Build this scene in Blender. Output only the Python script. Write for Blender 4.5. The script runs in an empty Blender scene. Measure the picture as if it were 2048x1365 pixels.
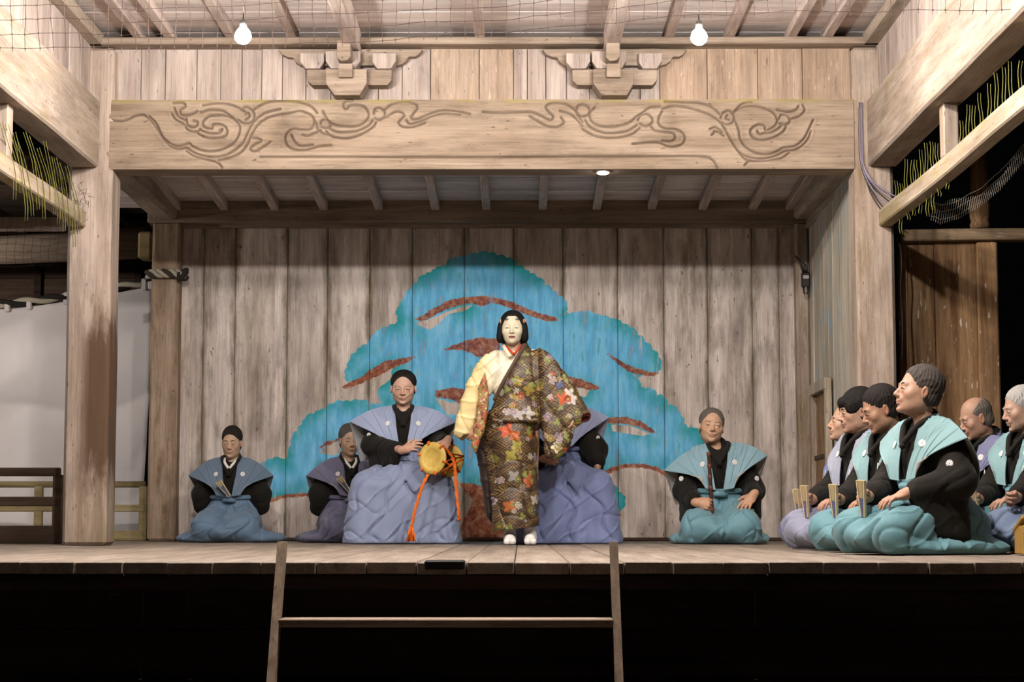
import bpy, bmesh, math, random
import numpy as np
from mathutils import Vector, Matrix

random.seed(7)
SC = bpy.context.scene
COL = SC.collection

# ------------------------------------------------------------------ camera
F_PX = 3800.0                       # focal length in pixels of the 2048x1365 frame
CAM = Vector((0.265, 0.0, 0.17))
PITCH = math.atan(360.0 / F_PX)
YAW = math.atan(17.0 / F_PX)
cam_data = bpy.data.cameras.new('camera')
cam_data.sensor_width = 36.0
cam_data.lens = F_PX / 2048.0 * 36.0
cam_data.clip_end = 200.0
cam = bpy.data.objects.new('camera', cam_data)
COL.objects.link(cam)
cam.location = CAM
cam.rotation_euler = (math.pi / 2 + PITCH, 0.0, YAW)
SC.camera = cam
_R = Matrix.Rotation(YAW, 3, 'Z') @ Matrix.Rotation(math.pi / 2 + PITCH, 3, 'X')

# ------------------------------------------------------------------ world, exposure
world = bpy.data.worlds.new('night')
SC.world = world
world.use_nodes = True
world.node_tree.nodes['Background'].inputs[0].default_value = (0.012, 0.013, 0.016, 1)
world.node_tree.nodes['Background'].inputs[1].default_value = 0.06
SC.view_settings.view_transform = 'Standard'
SC.view_settings.look = 'None'
SC.view_settings.exposure = 0.0
SC.view_settings.gamma = 1.0
SC.view_settings.use_curve_mapping = False
BULB_POWER = 1700.0                 # emission strength of the bare bulbs
FRONT_POWER = 5400.0                # stronger pair nearer the audience
DOWNLIGHT_POWER = 160.0
BRIDGE_POWER = 1250.0


def W(x, y, depth):
    """Point seen at pixel (x, y) that lies at the given depth (world Y)."""
    d = _R @ Vector(((x - 1024.0) / F_PX, (682.5 - y) / F_PX, -1.0))
    return CAM + d * ((depth - CAM.y) / d.y)


def WX(x, depth):
    return W(x, 900, depth).x


def WZ(y, depth):
    return W(1041, y, depth).z


# ------------------------------------------------------------------ node helpers
def new_mat(name):
    m = bpy.data.materials.new(name)
    m.use_nodes = True
    nt = m.node_tree
    return m, nt, nt.nodes['Principled BSDF']


def srgb(c):
    if isinstance(c, str):
        c = tuple(int(c[i:i + 2], 16) / 255.0 for i in (0, 2, 4))
    return tuple(v / 12.92 if v <= 0.04045 else ((v + 0.055) / 1.055) ** 2.4 for v in c) + (1.0,)


def N(nt, kind, **kw):
    n = nt.nodes.new(kind)
    for k, v in kw.items():
        if k.startswith('i_'):
            n.inputs[int(k[2:]) if k[2:].isdigit() else k[2:]].default_value = v
        else:
            setattr(n, k, v)
    return n


def mixc(nt, fac, a, b, mode='MIX'):
    n = nt.nodes.new('ShaderNodeMix')
    n.data_type = 'RGBA'
    n.blend_type = mode
    for sock, v in ((n.inputs[0], fac), (n.inputs[6], a), (n.inputs[7], b)):
        if isinstance(v, bpy.types.NodeSocket):
            nt.links.new(v, sock)
        else:
            sock.default_value = v
    return n.outputs[2]


def mth(nt, op, a, b=0.0, c=None, clamp=False):
    n = nt.nodes.new('ShaderNodeMath')
    n.operation = op
    n.use_clamp = clamp
    for i, v in enumerate((a, b, c)):
        if v is None:
            continue
        if isinstance(v, bpy.types.NodeSocket):
            nt.links.new(v, n.inputs[i])
        else:
            n.inputs[i].default_value = v
    return n.outputs[0]


def ramp(nt, fac, stops):
    n = nt.nodes.new('ShaderNodeValToRGB')
    el = n.color_ramp.elements
    while len(el) < len(stops):
        el.new(0.5)
    for e, (p, c) in zip(el, stops):
        e.position = p
        e.color = c if len(c) == 4 else tuple(c) + (1,)
    nt.links.new(fac, n.inputs[0])
    return n.outputs[0]


def grey(v):
    return (v, v, v, 1.0)


def noise(nt, vec, scale, detail=4.0, rough=0.55, dist=0.0):
    n = N(nt, 'ShaderNodeTexNoise')
    n.inputs['Scale'].default_value = scale
    n.inputs['Detail'].default_value = detail
    n.inputs['Roughness'].default_value = rough
    n.inputs['Distortion'].default_value = dist
    nt.links.new(vec, n.inputs['Vector'])
    return n.outputs['Fac']


def wood_nodes(nt, axis, light, dark, stain, moss=0.0, moss_col='6f6a2c', contrast=1.0, knots=True,
               spread=0.16, stain_amt=0.55, fleck=0.0, bump=0.35):
    """Weathered timber: colour socket and height socket. axis 0/1/2 = grain direction."""
    tc = N(nt, 'ShaderNodeTexCoord')
    oi = N(nt, 'ShaderNodeObjectInfo')
    off = N(nt, 'ShaderNodeCombineXYZ')
    for i, k in enumerate((37.0, 53.0, 71.0)):
        nt.links.new(mth(nt, 'MULTIPLY', oi.outputs['Random'], k), off.inputs[i])
    add = N(nt, 'ShaderNodeVectorMath', operation='ADD')
    nt.links.new(tc.outputs['Object'], add.inputs[0])
    nt.links.new(off.outputs[0], add.inputs[1])

    def stretch(a, b):
        mp = N(nt, 'ShaderNodeMapping')
        s = [b, b, b]
        s[axis] = a
        mp.inputs['Scale'].default_value = s
        nt.links.new(add.outputs[0], mp.inputs['Vector'])
        return mp.outputs[0]
    g1 = noise(nt, stretch(0.9, 11.0), 1.0, 6.0, 0.62, 0.35)
    g2 = noise(nt, stretch(2.6, 85.0), 1.0, 5.0, 0.7)
    g3 = noise(nt, stretch(0.55, 2.6), 1.0, 5.0, 0.6, 0.5)
    g4 = noise(nt, stretch(3.5, 22.0), 1.0, 6.0, 0.7)
    c = 0.16 / contrast
    col = ramp(nt, g1, [(0.5 - c, srgb(dark)), (0.5 + c, srgb(light))])
    st = mth(nt, 'MULTIPLY', ramp(nt, g3, [(0.48, grey(0)), (0.72, grey(1))]), stain_amt)
    col = mixc(nt, st, col, srgb(stain))
    fine = ramp(nt, g2, [(0.30, grey(0.55)), (0.48, grey(0.95)), (0.68, grey(1.12))])
    col = mixc(nt, 0.8, col, fine, 'MULTIPLY')
    g5 = noise(nt, stretch(1.6, 4.0), 1.0, 7.0, 0.72)
    col = mixc(nt, 0.55, col, ramp(nt, g5, [(0.34, grey(0.55)), (0.5, grey(1.0)), (0.68, grey(1.15))]), 'MULTIPLY')
    gk = noise(nt, stretch(14.0, 40.0), 1.0, 2.0, 0.5)
    col = mixc(nt, ramp(nt, gk, [(0.70, grey(0)), (0.74, grey(0.7))]), col, srgb('4a3a2e'))
    crk = ramp(nt, g4, [(0.30, grey(0.42)), (0.40, grey(1))])
    col = mixc(nt, 0.5, col, crk, 'MULTIPLY')
    if moss > 0:
        gm = noise(nt, stretch(1.1, 5.0), 1.3, 8.0, 0.7)
        mm = mth(nt, 'MULTIPLY', ramp(nt, gm, [(0.50, grey(0)), (0.66, grey(1))]), moss)
        col = mixc(nt, mm, col, srgb(moss_col))
    if fleck > 0:
        gf = noise(nt, stretch(9.0, 46.0), 1.0, 2.0, 0.5)
        ff = mth(nt, 'MULTIPLY', ramp(nt, gf, [(0.66, grey(0)), (0.72, grey(1))]), fleck)
        col = mixc(nt, ff, col, srgb('c9b7a4'))
    var = mth(nt, 'MULTIPLY_ADD', oi.outputs['Random'], spread * 2, 1.0 - spread)
    hv = N(nt, 'ShaderNodeHueSaturation')
    nt.links.new(var, hv.inputs['Value'])
    nt.links.new(col, hv.inputs['Color'])
    height = mth(nt, 'ADD', mth(nt, 'MULTIPLY', g1, 0.6), mth(nt, 'MULTIPLY', g2, 0.4))
    return hv.outputs[0], height, add.outputs[0]


def add_bump(nt, bsdf, height, strength, dist=0.006):
    b = N(nt, 'ShaderNodeBump')
    b.inputs['Strength'].default_value = strength
    b.inputs['Distance'].default_value = dist
    nt.links.new(height, b.inputs['Height'])
    nt.links.new(b.outputs[0], bsdf.inputs['Normal'])


def wood(name, axis, light, dark, stain, rough=0.82, bump=0.5, **kw):
    m, nt, b = new_mat(name)
    col, h, _ = wood_nodes(nt, axis, light, dark, stain, **kw)
    nt.links.new(col, b.inputs['Base Color'])
    b.inputs['Roughness'].default_value = rough
    b.inputs['Specular IOR Level'].default_value = 0.25
    add_bump(nt, b, h, bump)
    return m


def cloth(name, color, rough=0.75, var=0.12, weave=0.15, sheen=0.1, spec=0.25):
    m, nt, b = new_mat(name)
    tc = N(nt, 'ShaderNodeTexCoord')
    n1 = noise(nt, tc.outputs['Object'], 6.0, 4.0)
    col = mixc(nt, n1, tuple(v * (1 - var) for v in srgb(color)[:3]) + (1,),
               tuple(min(1, v * (1 + var)) for v in srgb(color)[:3]) + (1,))
    nt.links.new(col, b.inputs['Base Color'])
    b.inputs['Roughness'].default_value = rough
    b.inputs['Specular IOR Level'].default_value = spec
    b.inputs['Sheen Weight'].default_value = sheen
    n2 = noise(nt, tc.outputs['Object'], 420.0, 2.0)
    n3 = noise(nt, tc.outputs['Object'], 18.0, 3.0)
    add_bump(nt, b, mth(nt, 'ADD', mth(nt, 'MULTIPLY', n2, 0.25), n3), weave, 0.01)
    return m


def plain(name, color, rough=0.6, metal=0.0, spec=0.3, var=0.15, scale=25.0):
    m, nt, b = new_mat(name)
    tc = N(nt, 'ShaderNodeTexCoord')
    n1 = noise(nt, tc.outputs['Object'], scale, 4.0)
    c = srgb(color)
    col = mixc(nt, n1, tuple(v * (1 - var) for v in c[:3]) + (1,), tuple(min(1, v * (1 + var)) for v in c[:3]) + (1,))
    nt.links.new(col, b.inputs['Base Color'])
    b.inputs['Roughness'].default_value = rough
    b.inputs['Metallic'].default_value = metal
    b.inputs['Specular IOR Level'].default_value = spec
    return m


def attr_mat(name, attr='Col', rough=0.55, spec=0.3, sss=0.0, bump=0.0, bscale=200.0, metal=0.0):
    m, nt, b = new_mat(name)
    a = N(nt, 'ShaderNodeAttribute', attribute_name=attr)
    tc = N(nt, 'ShaderNodeTexCoord')
    n1 = noise(nt, tc.outputs['Object'], 60.0, 4.0)
    col = mixc(nt, 1.0, a.outputs['Color'], ramp(nt, n1, [(0.3, grey(0.9)), (0.7, grey(1.06))]), 'MULTIPLY')
    nt.links.new(col, b.inputs['Base Color'])
    b.inputs['Roughness'].default_value = rough
    b.inputs['Specular IOR Level'].default_value = spec
    b.inputs['Metallic'].default_value = metal
    if sss:
        b.inputs['Subsurface Weight'].default_value = sss
        b.inputs['Subsurface Radius'].default_value = (0.012, 0.005, 0.003)
        b.inputs['Subsurface Scale'].default_value = 0.6
    if bump:
        add_bump(nt, b, noise(nt, tc.outputs['Object'], bscale, 2.0), bump, 0.004)
    return m


def emit(name, color, strength):
    m, nt, b = new_mat(name)
    b.inputs['Base Color'].default_value = color
    b.inputs['Emission Color'].default_value = color
    b.inputs['Emission Strength'].default_value = strength
    return m


# ------------------------------------------------------------------ object helpers
def tag(o, label=None, cat=None, group=None, kind=None):
    if label:
        o['label'] = label
    if cat:
        o['category'] = cat
    if group:
        o['group'] = group
    if kind:
        o['kind'] = kind
    return o


def link(name, mesh, parent=None):
    o = bpy.data.objects.new(name, mesh)
    COL.objects.link(o)
    if parent is not None:
        o.parent = parent
    return o


def empty(name, loc=(0, 0, 0), rz=0.0):
    o = bpy.data.objects.new(name, None)
    o.empty_display_size = 0.1
    COL.objects.link(o)
    o.location = loc
    o.rotation_euler = (0, 0, rz)
    return o


def mesh_np(name, V, Fq, mats=(), smooth=False, mat_idx=None):
    """Mesh from numpy vertices and a uniform face array (tri or quad)."""
    me = bpy.data.meshes.new(name)
    V = np.asarray(V, dtype=np.float32)
    Fq = np.asarray(Fq, dtype=np.int32)
    k = Fq.shape[1]
    me.vertices.add(len(V))
    me.vertices.foreach_set('co', V.ravel())
    me.loops.add(Fq.size)
    me.loops.foreach_set('vertex_index', Fq.ravel())
    me.polygons.add(len(Fq))
    me.polygons.foreach_set('loop_start', np.arange(0, Fq.size, k, dtype=np.int32))
    if mat_idx is not None:
        me.polygons.foreach_set('material_index', np.asarray(mat_idx, dtype=np.int32))
    me.polygons.foreach_set('use_smooth', np.full(len(Fq), bool(smooth)))
    me.update(calc_edges=True)
    me.validate()
    for m in (mats if isinstance(mats, (list, tuple)) else [mats]):
        me.materials.append(m)
    return me


def set_attr(me, name, values, kind='FLOAT'):
    a = me.attributes.new(name, kind, 'POINT')
    v = np.asarray(values, dtype=np.float32)
    if kind == 'FLOAT':
        a.data.foreach_set('value', v.ravel())
    else:
        if v.shape[1] == 3:
            v = np.concatenate([v, np.ones((len(v), 1), np.float32)], 1)
        a.data.foreach_set('color', v.ravel())


def mesh_py(name, V, Fs, mat, smooth=False):
    me = bpy.data.meshes.new(name)
    me.from_pydata([tuple(v) for v in V], [], [tuple(f) for f in Fs])
    me.validate()
    bm = bmesh.new()
    bm.from_mesh(me)
    bmesh.ops.recalc_face_normals(bm, faces=bm.faces)
    bm.to_mesh(me)
    bm.free()
    if smooth:
        for p in me.polygons:
            p.use_smooth = True
    for m in (mat if isinstance(mat, (list, tuple)) else [mat]):
        me.materials.append(m)
    return me


def box_mesh(name, size, mat, bevel=0.006, centre=(0, 0, 0), wob=0.0, cuts=0):
    bm = bmesh.new()
    bmesh.ops.create_cube(bm, size=1.0)
    for v in bm.verts:
        v.co = Vector((v.co.x * size[0], v.co.y * size[1], v.co.z * size[2]))
    ax = max(range(3), key=lambda i: size[i])
    if cuts:
        edges = [e for e in bm.edges if abs((e.verts[0].co - e.verts[1].co)[ax]) > size[ax] * 0.9]
        bmesh.ops.subdivide_edges(bm, edges=edges, cuts=cuts, use_grid_fill=True)
    if bevel:
        es = [e for e in bm.edges if len(e.link_faces) == 2 and e.calc_face_angle(0) > 0.5]
        bmesh.ops.bevel(bm, geom=es, offset=min(bevel, min(size) * 0.3), segments=1, affect='EDGES')
    if wob:
        ph = [random.uniform(0, 6) for _ in range(6)]
        for v in bm.verts:
            t = v.co[ax]
            for i in range(3):
                if i != ax:
                    v.co[i] += wob * (math.sin(t * 1.7 + ph[i]) + 0.5 * math.sin(t * 4.3 + ph[i + 3]))
    for v in bm.verts:
        v.co += Vector(centre)
    me = bpy.data.meshes.new(name)
    bm.to_mesh(me)
    bm.free()
    me.materials.append(mat)
    return me


def box(name, lo, hi, mat, parent=None, bevel=0.006, wob=0.0, cuts=0):
    """Axis-aligned timber between two corners; the object sits at its centre."""
    lo, hi = Vector(lo), Vector(hi)
    c = (lo + hi) / 2
    s = hi - lo
    o = link(name, box_mesh(name, s, mat, bevel, wob=wob, cuts=cuts), parent)
    o.location = c if parent is None else c - parent.location
    return o


def prism(name, pts, y0, y1, mat, parent=None, bevel=0.004):
    """Outline in (x, z) extruded from y0 (front) to y1."""
    bm = bmesh.new()
    vs = [bm.verts.new((p[0], y0, p[1])) for p in pts]
    f = bm.faces.new(vs)
    r = bmesh.ops.extrude_face_region(bm, geom=[f])
    for g in r['geom']:
        if isinstance(g, bmesh.types.BMVert):
            g.co.y = y1
    bmesh.ops.recalc_face_normals(bm, faces=bm.faces)
    if bevel:
        es = [e for e in bm.edges if len(e.link_faces) == 2 and e.calc_face_angle(0) > 0.6]
        bmesh.ops.bevel(bm, geom=es, offset=bevel, segments=1, affect='EDGES')
    me = bpy.data.meshes.new(name)
    bm.to_mesh(me)
    bm.free()
    me.materials.append(mat)
    o = link(name, me, parent)
    if parent is not None:
        o.location = -parent.location
    return o


def tube_geo(path, radius, sides=6, close=True):
    """Vertices and quads of a tube along a path; radius a number or a list."""
    P = [Vector(p) for p in path]
    n = len(P)
    rad = radius if isinstance(radius, (list, tuple, np.ndarray)) else [radius] * n
    V, Fq = [], []
    up = Vector((0.13, 0.31, 0.94))
    for i in range(n):
        t = (P[min(i + 1, n - 1)] - P[max(i - 1, 0)])
        if t.length < 1e-9:
            t = Vector((0, 0, 1))
        t.normalize()
        a = t.cross(up)
        if a.length < 1e-3:
            a = t.cross(Vector((1, 0, 0)))
        a.normalize()
        b = t.cross(a)
        for k in range(sides):
            an = 2 * math.pi * k / sides
            V.append(P[i] + (a * math.cos(an) + b * math.sin(an)) * rad[i])
    for i in range(n - 1):
        for k in range(sides):
            k2 = (k + 1) % sides
            Fq.append((i * sides + k, i * sides + k2, (i + 1) * sides + k2, (i + 1) * sides + k))
    if close:
        Fq.append(tuple(range(sides)))
        Fq.append(tuple((n - 1) * sides + k for k in range(sides)))
    return V, Fq


def tube(name, path, radius, mat, parent=None, sides=6, smooth=True):
    V, Fq = tube_geo(path, radius, sides)
    o = link(name, mesh_py(name, V, Fq, mat, smooth), parent)
    return o


def tubes(name, items, mat, parent=None, sides=4, smooth=False):
    V, Fq = [], []
    for path, r in items:
        v, f = tube_geo(path, r, sides, close=False)
        o = len(V)
        V += v
        Fq += [tuple(i + o for i in q) for q in f]
    return link(name, mesh_py(name, V, Fq, mat, smooth), parent)


def catmull(pts, sub=6):
    P = [np.array(p, float) for p in pts]
    if len(P) < 3:
        return P
    out = []
    Q = [2 * P[0] - P[1]] + P + [2 * P[-1] - P[-2]]
    for i in range(1, len(Q) - 2):
        p0, p1, p2, p3 = Q[i - 1], Q[i], Q[i + 1], Q[i + 2]
        for k in range(sub):
            t = k / sub
            out.append(0.5 * ((2 * p1) + (-p0 + p2) * t + (2 * p0 - 5 * p1 + 4 * p2 - p3) * t * t
                              + (-p0 + 3 * p1 - 3 * p2 + p3) * t ** 3))
    out.append(P[-1])
    return out


def lathe(name, prof, mat, parent=None, seg=16, smooth=True):
    """(r, z) profile spun round z."""
    V, Fq = [], []
    for r, z in prof:
        for k in range(seg):
            a = 2 * math.pi * k / seg
            V.append((r * math.cos(a), r * math.sin(a), z))
    n = len(prof)
    for i in range(n - 1):
        for k in range(seg):
            k2 = (k + 1) % seg
            Fq.append((i * seg + k, i * seg + k2, (i + 1) * seg + k2, (i + 1) * seg + k))
    Fq.append(tuple(range(seg)))
    Fq.append(tuple((n - 1) * seg + k for k in range(seg)))
    return link(name, mesh_py(name, V, Fq, mat, smooth), parent)
# ------------------------------------------------------------------ timber
M = {}
M['beam_x'] = wood('timber beam along x', 0, 'a08f7e', '806f5f', '6e5c4c', stain_amt=0.5, spread=0.05)
M['beam_y'] = wood('timber beam along y', 1, 'aa9b8c', '897869', '746353', stain_amt=0.5, moss=0.25, spread=0.05)
M['post'] = wood('timber post', 2, 'a8947f', '806b57', '5f4a38', stain_amt=0.75, moss=0.85, moss_col='5f4426', spread=0.05)
M['post_pale'] = wood('timber post pale', 2, 'b3a292', '8e7b6b', '775f48', stain_amt=0.6, moss=0.7, moss_col='6f5a36', spread=0.05, fleck=0.35)
M['pale'] = wood('pale board', 2, 'b3a59a', '93837a', '7d6a5c', stain_amt=0.45, spread=0.09)
M['tan'] = wood('tan board', 2, 'a8917c', '8d7764', 'a09182', stain_amt=0.6, spread=0.06, fleck=0.4)
M['ceil'] = wood('ceiling board', 0, 'e2d8d2', 'c2b4ac', 'a8968d', stain_amt=0.5, spread=0.08)
M['rafter'] = wood('rafter', 1, 'cbbab0', 'a59388', '917d72', stain_amt=0.4, spread=0.08)
M['floor'] = wood('floor board', 1, '908376', '706356', '625548', rough=0.6, stain_amt=0.45, spread=0.1)
M['brown'] = wood('brown board', 2, 'a9855f', '6b4c31', '92765a', stain_amt=0.7, fleck=1.0, contrast=1.3, spread=0.06)
M['plate'] = wood('wall plate timber', 0, '9c8b7a', '776657', '66543f', stain_amt=0.5, spread=0.05)
M['brown_x'] = wood('brown lintel', 0, '9c8468', '715a44', '5c4630', stain_amt=0.5, fleck=0.3, spread=0.06)
M['side'] = wood('side wall board', 2, 'c2b5a2', '9c8e7c', '8c7c60', stain_amt=0.45, moss=0.3, moss_col='8c8a62', spread=0.09)
M['rail_y'] = wood('side rail timber', 1, 'b0a08c', '8e7d69', '776850', stain_amt=0.5, moss=0.8, moss_col='8a7d48', spread=0.05)
M['rail'] = wood('railing timber', 0, 'a8966f', '85744f', '6a5b3c', stain_amt=0.5, moss=0.4, spread=0.08)
M['rail_dark'] = wood('dark railing timber', 0, '5d4a3c', '3a2c22', '2c2019', stain_amt=0.5, spread=0.1)
M['rail_mid'] = wood('dim brown board', 0, '7d6654', '56443a', '43342b', stain_amt=0.5, spread=0.1)
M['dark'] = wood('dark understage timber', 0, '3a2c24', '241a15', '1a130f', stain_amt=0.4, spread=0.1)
M['ladder'] = wood('ladder timber', 2, '857260', '61503f', '4f4032', stain_amt=0.5, spread=0.06)

m, nt, b = new_mat('damp stained post')
col, h, vec = wood_nodes(nt, 2, 'b5a395', '8f7c6c', '6b5441', stain_amt=0.6, spread=0.02)
tc = N(nt, 'ShaderNodeTexCoord')
sp_ = N(nt, 'ShaderNodeSeparateXYZ')
nt.links.new(tc.outputs['Object'], sp_.inputs[0])
mpp = N(nt, 'ShaderNodeMapping')
mpp.inputs['Scale'].default_value = (7, 7, 1.6)
nt.links.new(tc.outputs['Object'], mpp.inputs['Vector'])
nw = noise(nt, mpp.outputs[0], 2.0, 6.0, 0.65)
zz = mth(nt, 'SUBTRACT', 1.0, mth(nt, 'ABSOLUTE', mth(nt, 'MULTIPLY_ADD', sp_.outputs[2], 1.45, 1.10)))
xx_ = mth(nt, 'MULTIPLY_ADD', sp_.outputs[0], 9.0, 0.8, clamp=True)
wet = mth(nt, 'MULTIPLY', mth(nt, 'MULTIPLY_ADD', nw, 3.4, mth(nt, 'MULTIPLY_ADD', zz, 2.4, -1.6), clamp=True), xx_)
col = mixc(nt, mth(nt, 'MULTIPLY', wet, 0.95), col, srgb('4a3014'))
low = mth(nt, 'MULTIPLY_ADD', sp_.outputs[2], -1.6, -1.9, clamp=True)
col = mixc(nt, mth(nt, 'MULTIPLY', low, ramp(nt, nw, [(0.35, grey(0.2)), (0.6, grey(0.8))])), col, srgb('726243'))
nt.links.new(col, b.inputs['Base Color'])
b.inputs['Roughness'].default_value = 0.7
add_bump(nt, b, h, 0.5)
M['post_wet'] = m

YR = 13.5       # rear post line of the stage (centre)
YF = 13.35      # front face of the carved beam and posts
YB = 16.2       # face of the painted back wall
YE = 8.0        # front edge of the stage

# ------------------------------------------------------------------ floor
floor = tag(empty('floor'), 'weathered grey plank stage floor under the performers', 'floor', kind='structure')
fm = {}
x = -6.4
i = 0
while x < 5.2:
    w = random.choice((0.19, 0.21, 0.23, 0.2))
    key = (w, i % 3)
    if key not in fm:
        fm[key] = box_mesh('plank', (w - 0.004, YB + 0.6 - YE, 0.05), M['floor'], 0.004)
    o = link('plank', fm[key], floor)
    o.location = (x + w / 2, (YE + YB + 0.6) / 2 + random.uniform(-0.012, 0.012), -0.025 - random.uniform(0, 0.004))
    x += w
    i += 1
ground = link('ground', mesh_py('ground', [(-16, -4, -0.95), (16, -4, -0.95), (16, 26, -0.95), (-16, 26, -0.95)],
                                [(0, 1, 2, 3)], plain('dark earth', '3a3029', 0.95, scale=3.0)))
tag(ground, 'dark earth in front of and under the stage', 'ground', kind='structure')
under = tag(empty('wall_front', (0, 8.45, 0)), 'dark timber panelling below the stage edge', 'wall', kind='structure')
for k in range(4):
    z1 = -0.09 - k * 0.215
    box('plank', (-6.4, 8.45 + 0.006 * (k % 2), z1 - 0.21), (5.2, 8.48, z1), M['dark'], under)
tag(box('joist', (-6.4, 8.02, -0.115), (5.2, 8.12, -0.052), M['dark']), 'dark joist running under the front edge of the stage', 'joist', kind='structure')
tag(box('edge_plate', (WX(850, 7.97), 7.955, -0.032), (WX(930, 7.97), 8.10, 0.006), plain('black metal', '141312', 0.5, 0.3)),
    'small black metal plate set into the front edge of the stage', 'plate')

# ladder against the stage front
lad = tag(empty('ladder', (WX(890, 7.6), 7.6, -0.95)), 'plain wooden ladder leaning on the dark stage front', 'ladder')
def stringer(xt, xb, side):
    top = W(xt, 1090, 7.86)
    bot = Vector((W(xb, 1365, 7.45).x, 7.30, -0.95))
    d = (bot - top)
    # point on the line at the bottom of the picture
    w, t = 0.032, 0.085
    V = []
    for p in (top + Vector((0, 0, 0.012)), bot):
        for sx, sy in ((-1, -1), (1, -1), (1, 1), (-1, 1)):
            V.append(p + Vector((sx * w / 2, sy * t / 2, 0)))
    Fs = [(0, 1, 5, 4), (1, 2, 6, 5), (2, 3, 7, 6), (3, 0, 4, 7), (0, 1, 2, 3), (4, 5, 6, 7)]
    o = link('stringer', mesh_py('stringer', V, Fs, M['ladder']), lad)
    o.location = -lad.location
    return top, bot
tl, bl = stringer(565, 536, 0)
tr, br = stringer(1227, 1243, 1)
for zt in (WZ(1240, 7.62), WZ(1240, 7.62) - 0.27, WZ(1240, 7.62) - 0.52):
    f = (tl.z - zt) / (tl.z - bl.z)
    a = tl.lerp(bl, f)
    b = tr.lerp(br, f)
    box('tread', (a.x + 0.014, a.y - 0.06, zt - 0.032), (b.x - 0.014, a.y + 0.10, zt), M['beam_x'], lad, 0.004)

# ------------------------------------------------------------------ posts
def post(px0, px1, depth, thick, z1, mat, label, z0=0.0):
    xa, xb = WX(px0, depth), WX(px1, depth)
    o = box('post', (xa, depth, z0), (xb, depth + thick, z1), mat, None, 0.022, 0.004, 24)
    return tag(o, label, 'post', kind='structure')
post(126, 214, YF, 0.30, 3.55, M['post_wet'], 'broad weathered stage post in front of the white curtain')
post(1718, 1796, YF, 0.28, 3.55, M['post_pale'], 'weathered stage post behind the kneeling chorus')
post(296, 353, YB - 0.15, 0.22, 2.72, M['post'], 'rear corner post bound with a braided rope')
post(1597, 1625, YB - 0.12, 0.2, 2.72, M['post_pale'], 'narrow rear corner post beside the small hatch')

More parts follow.
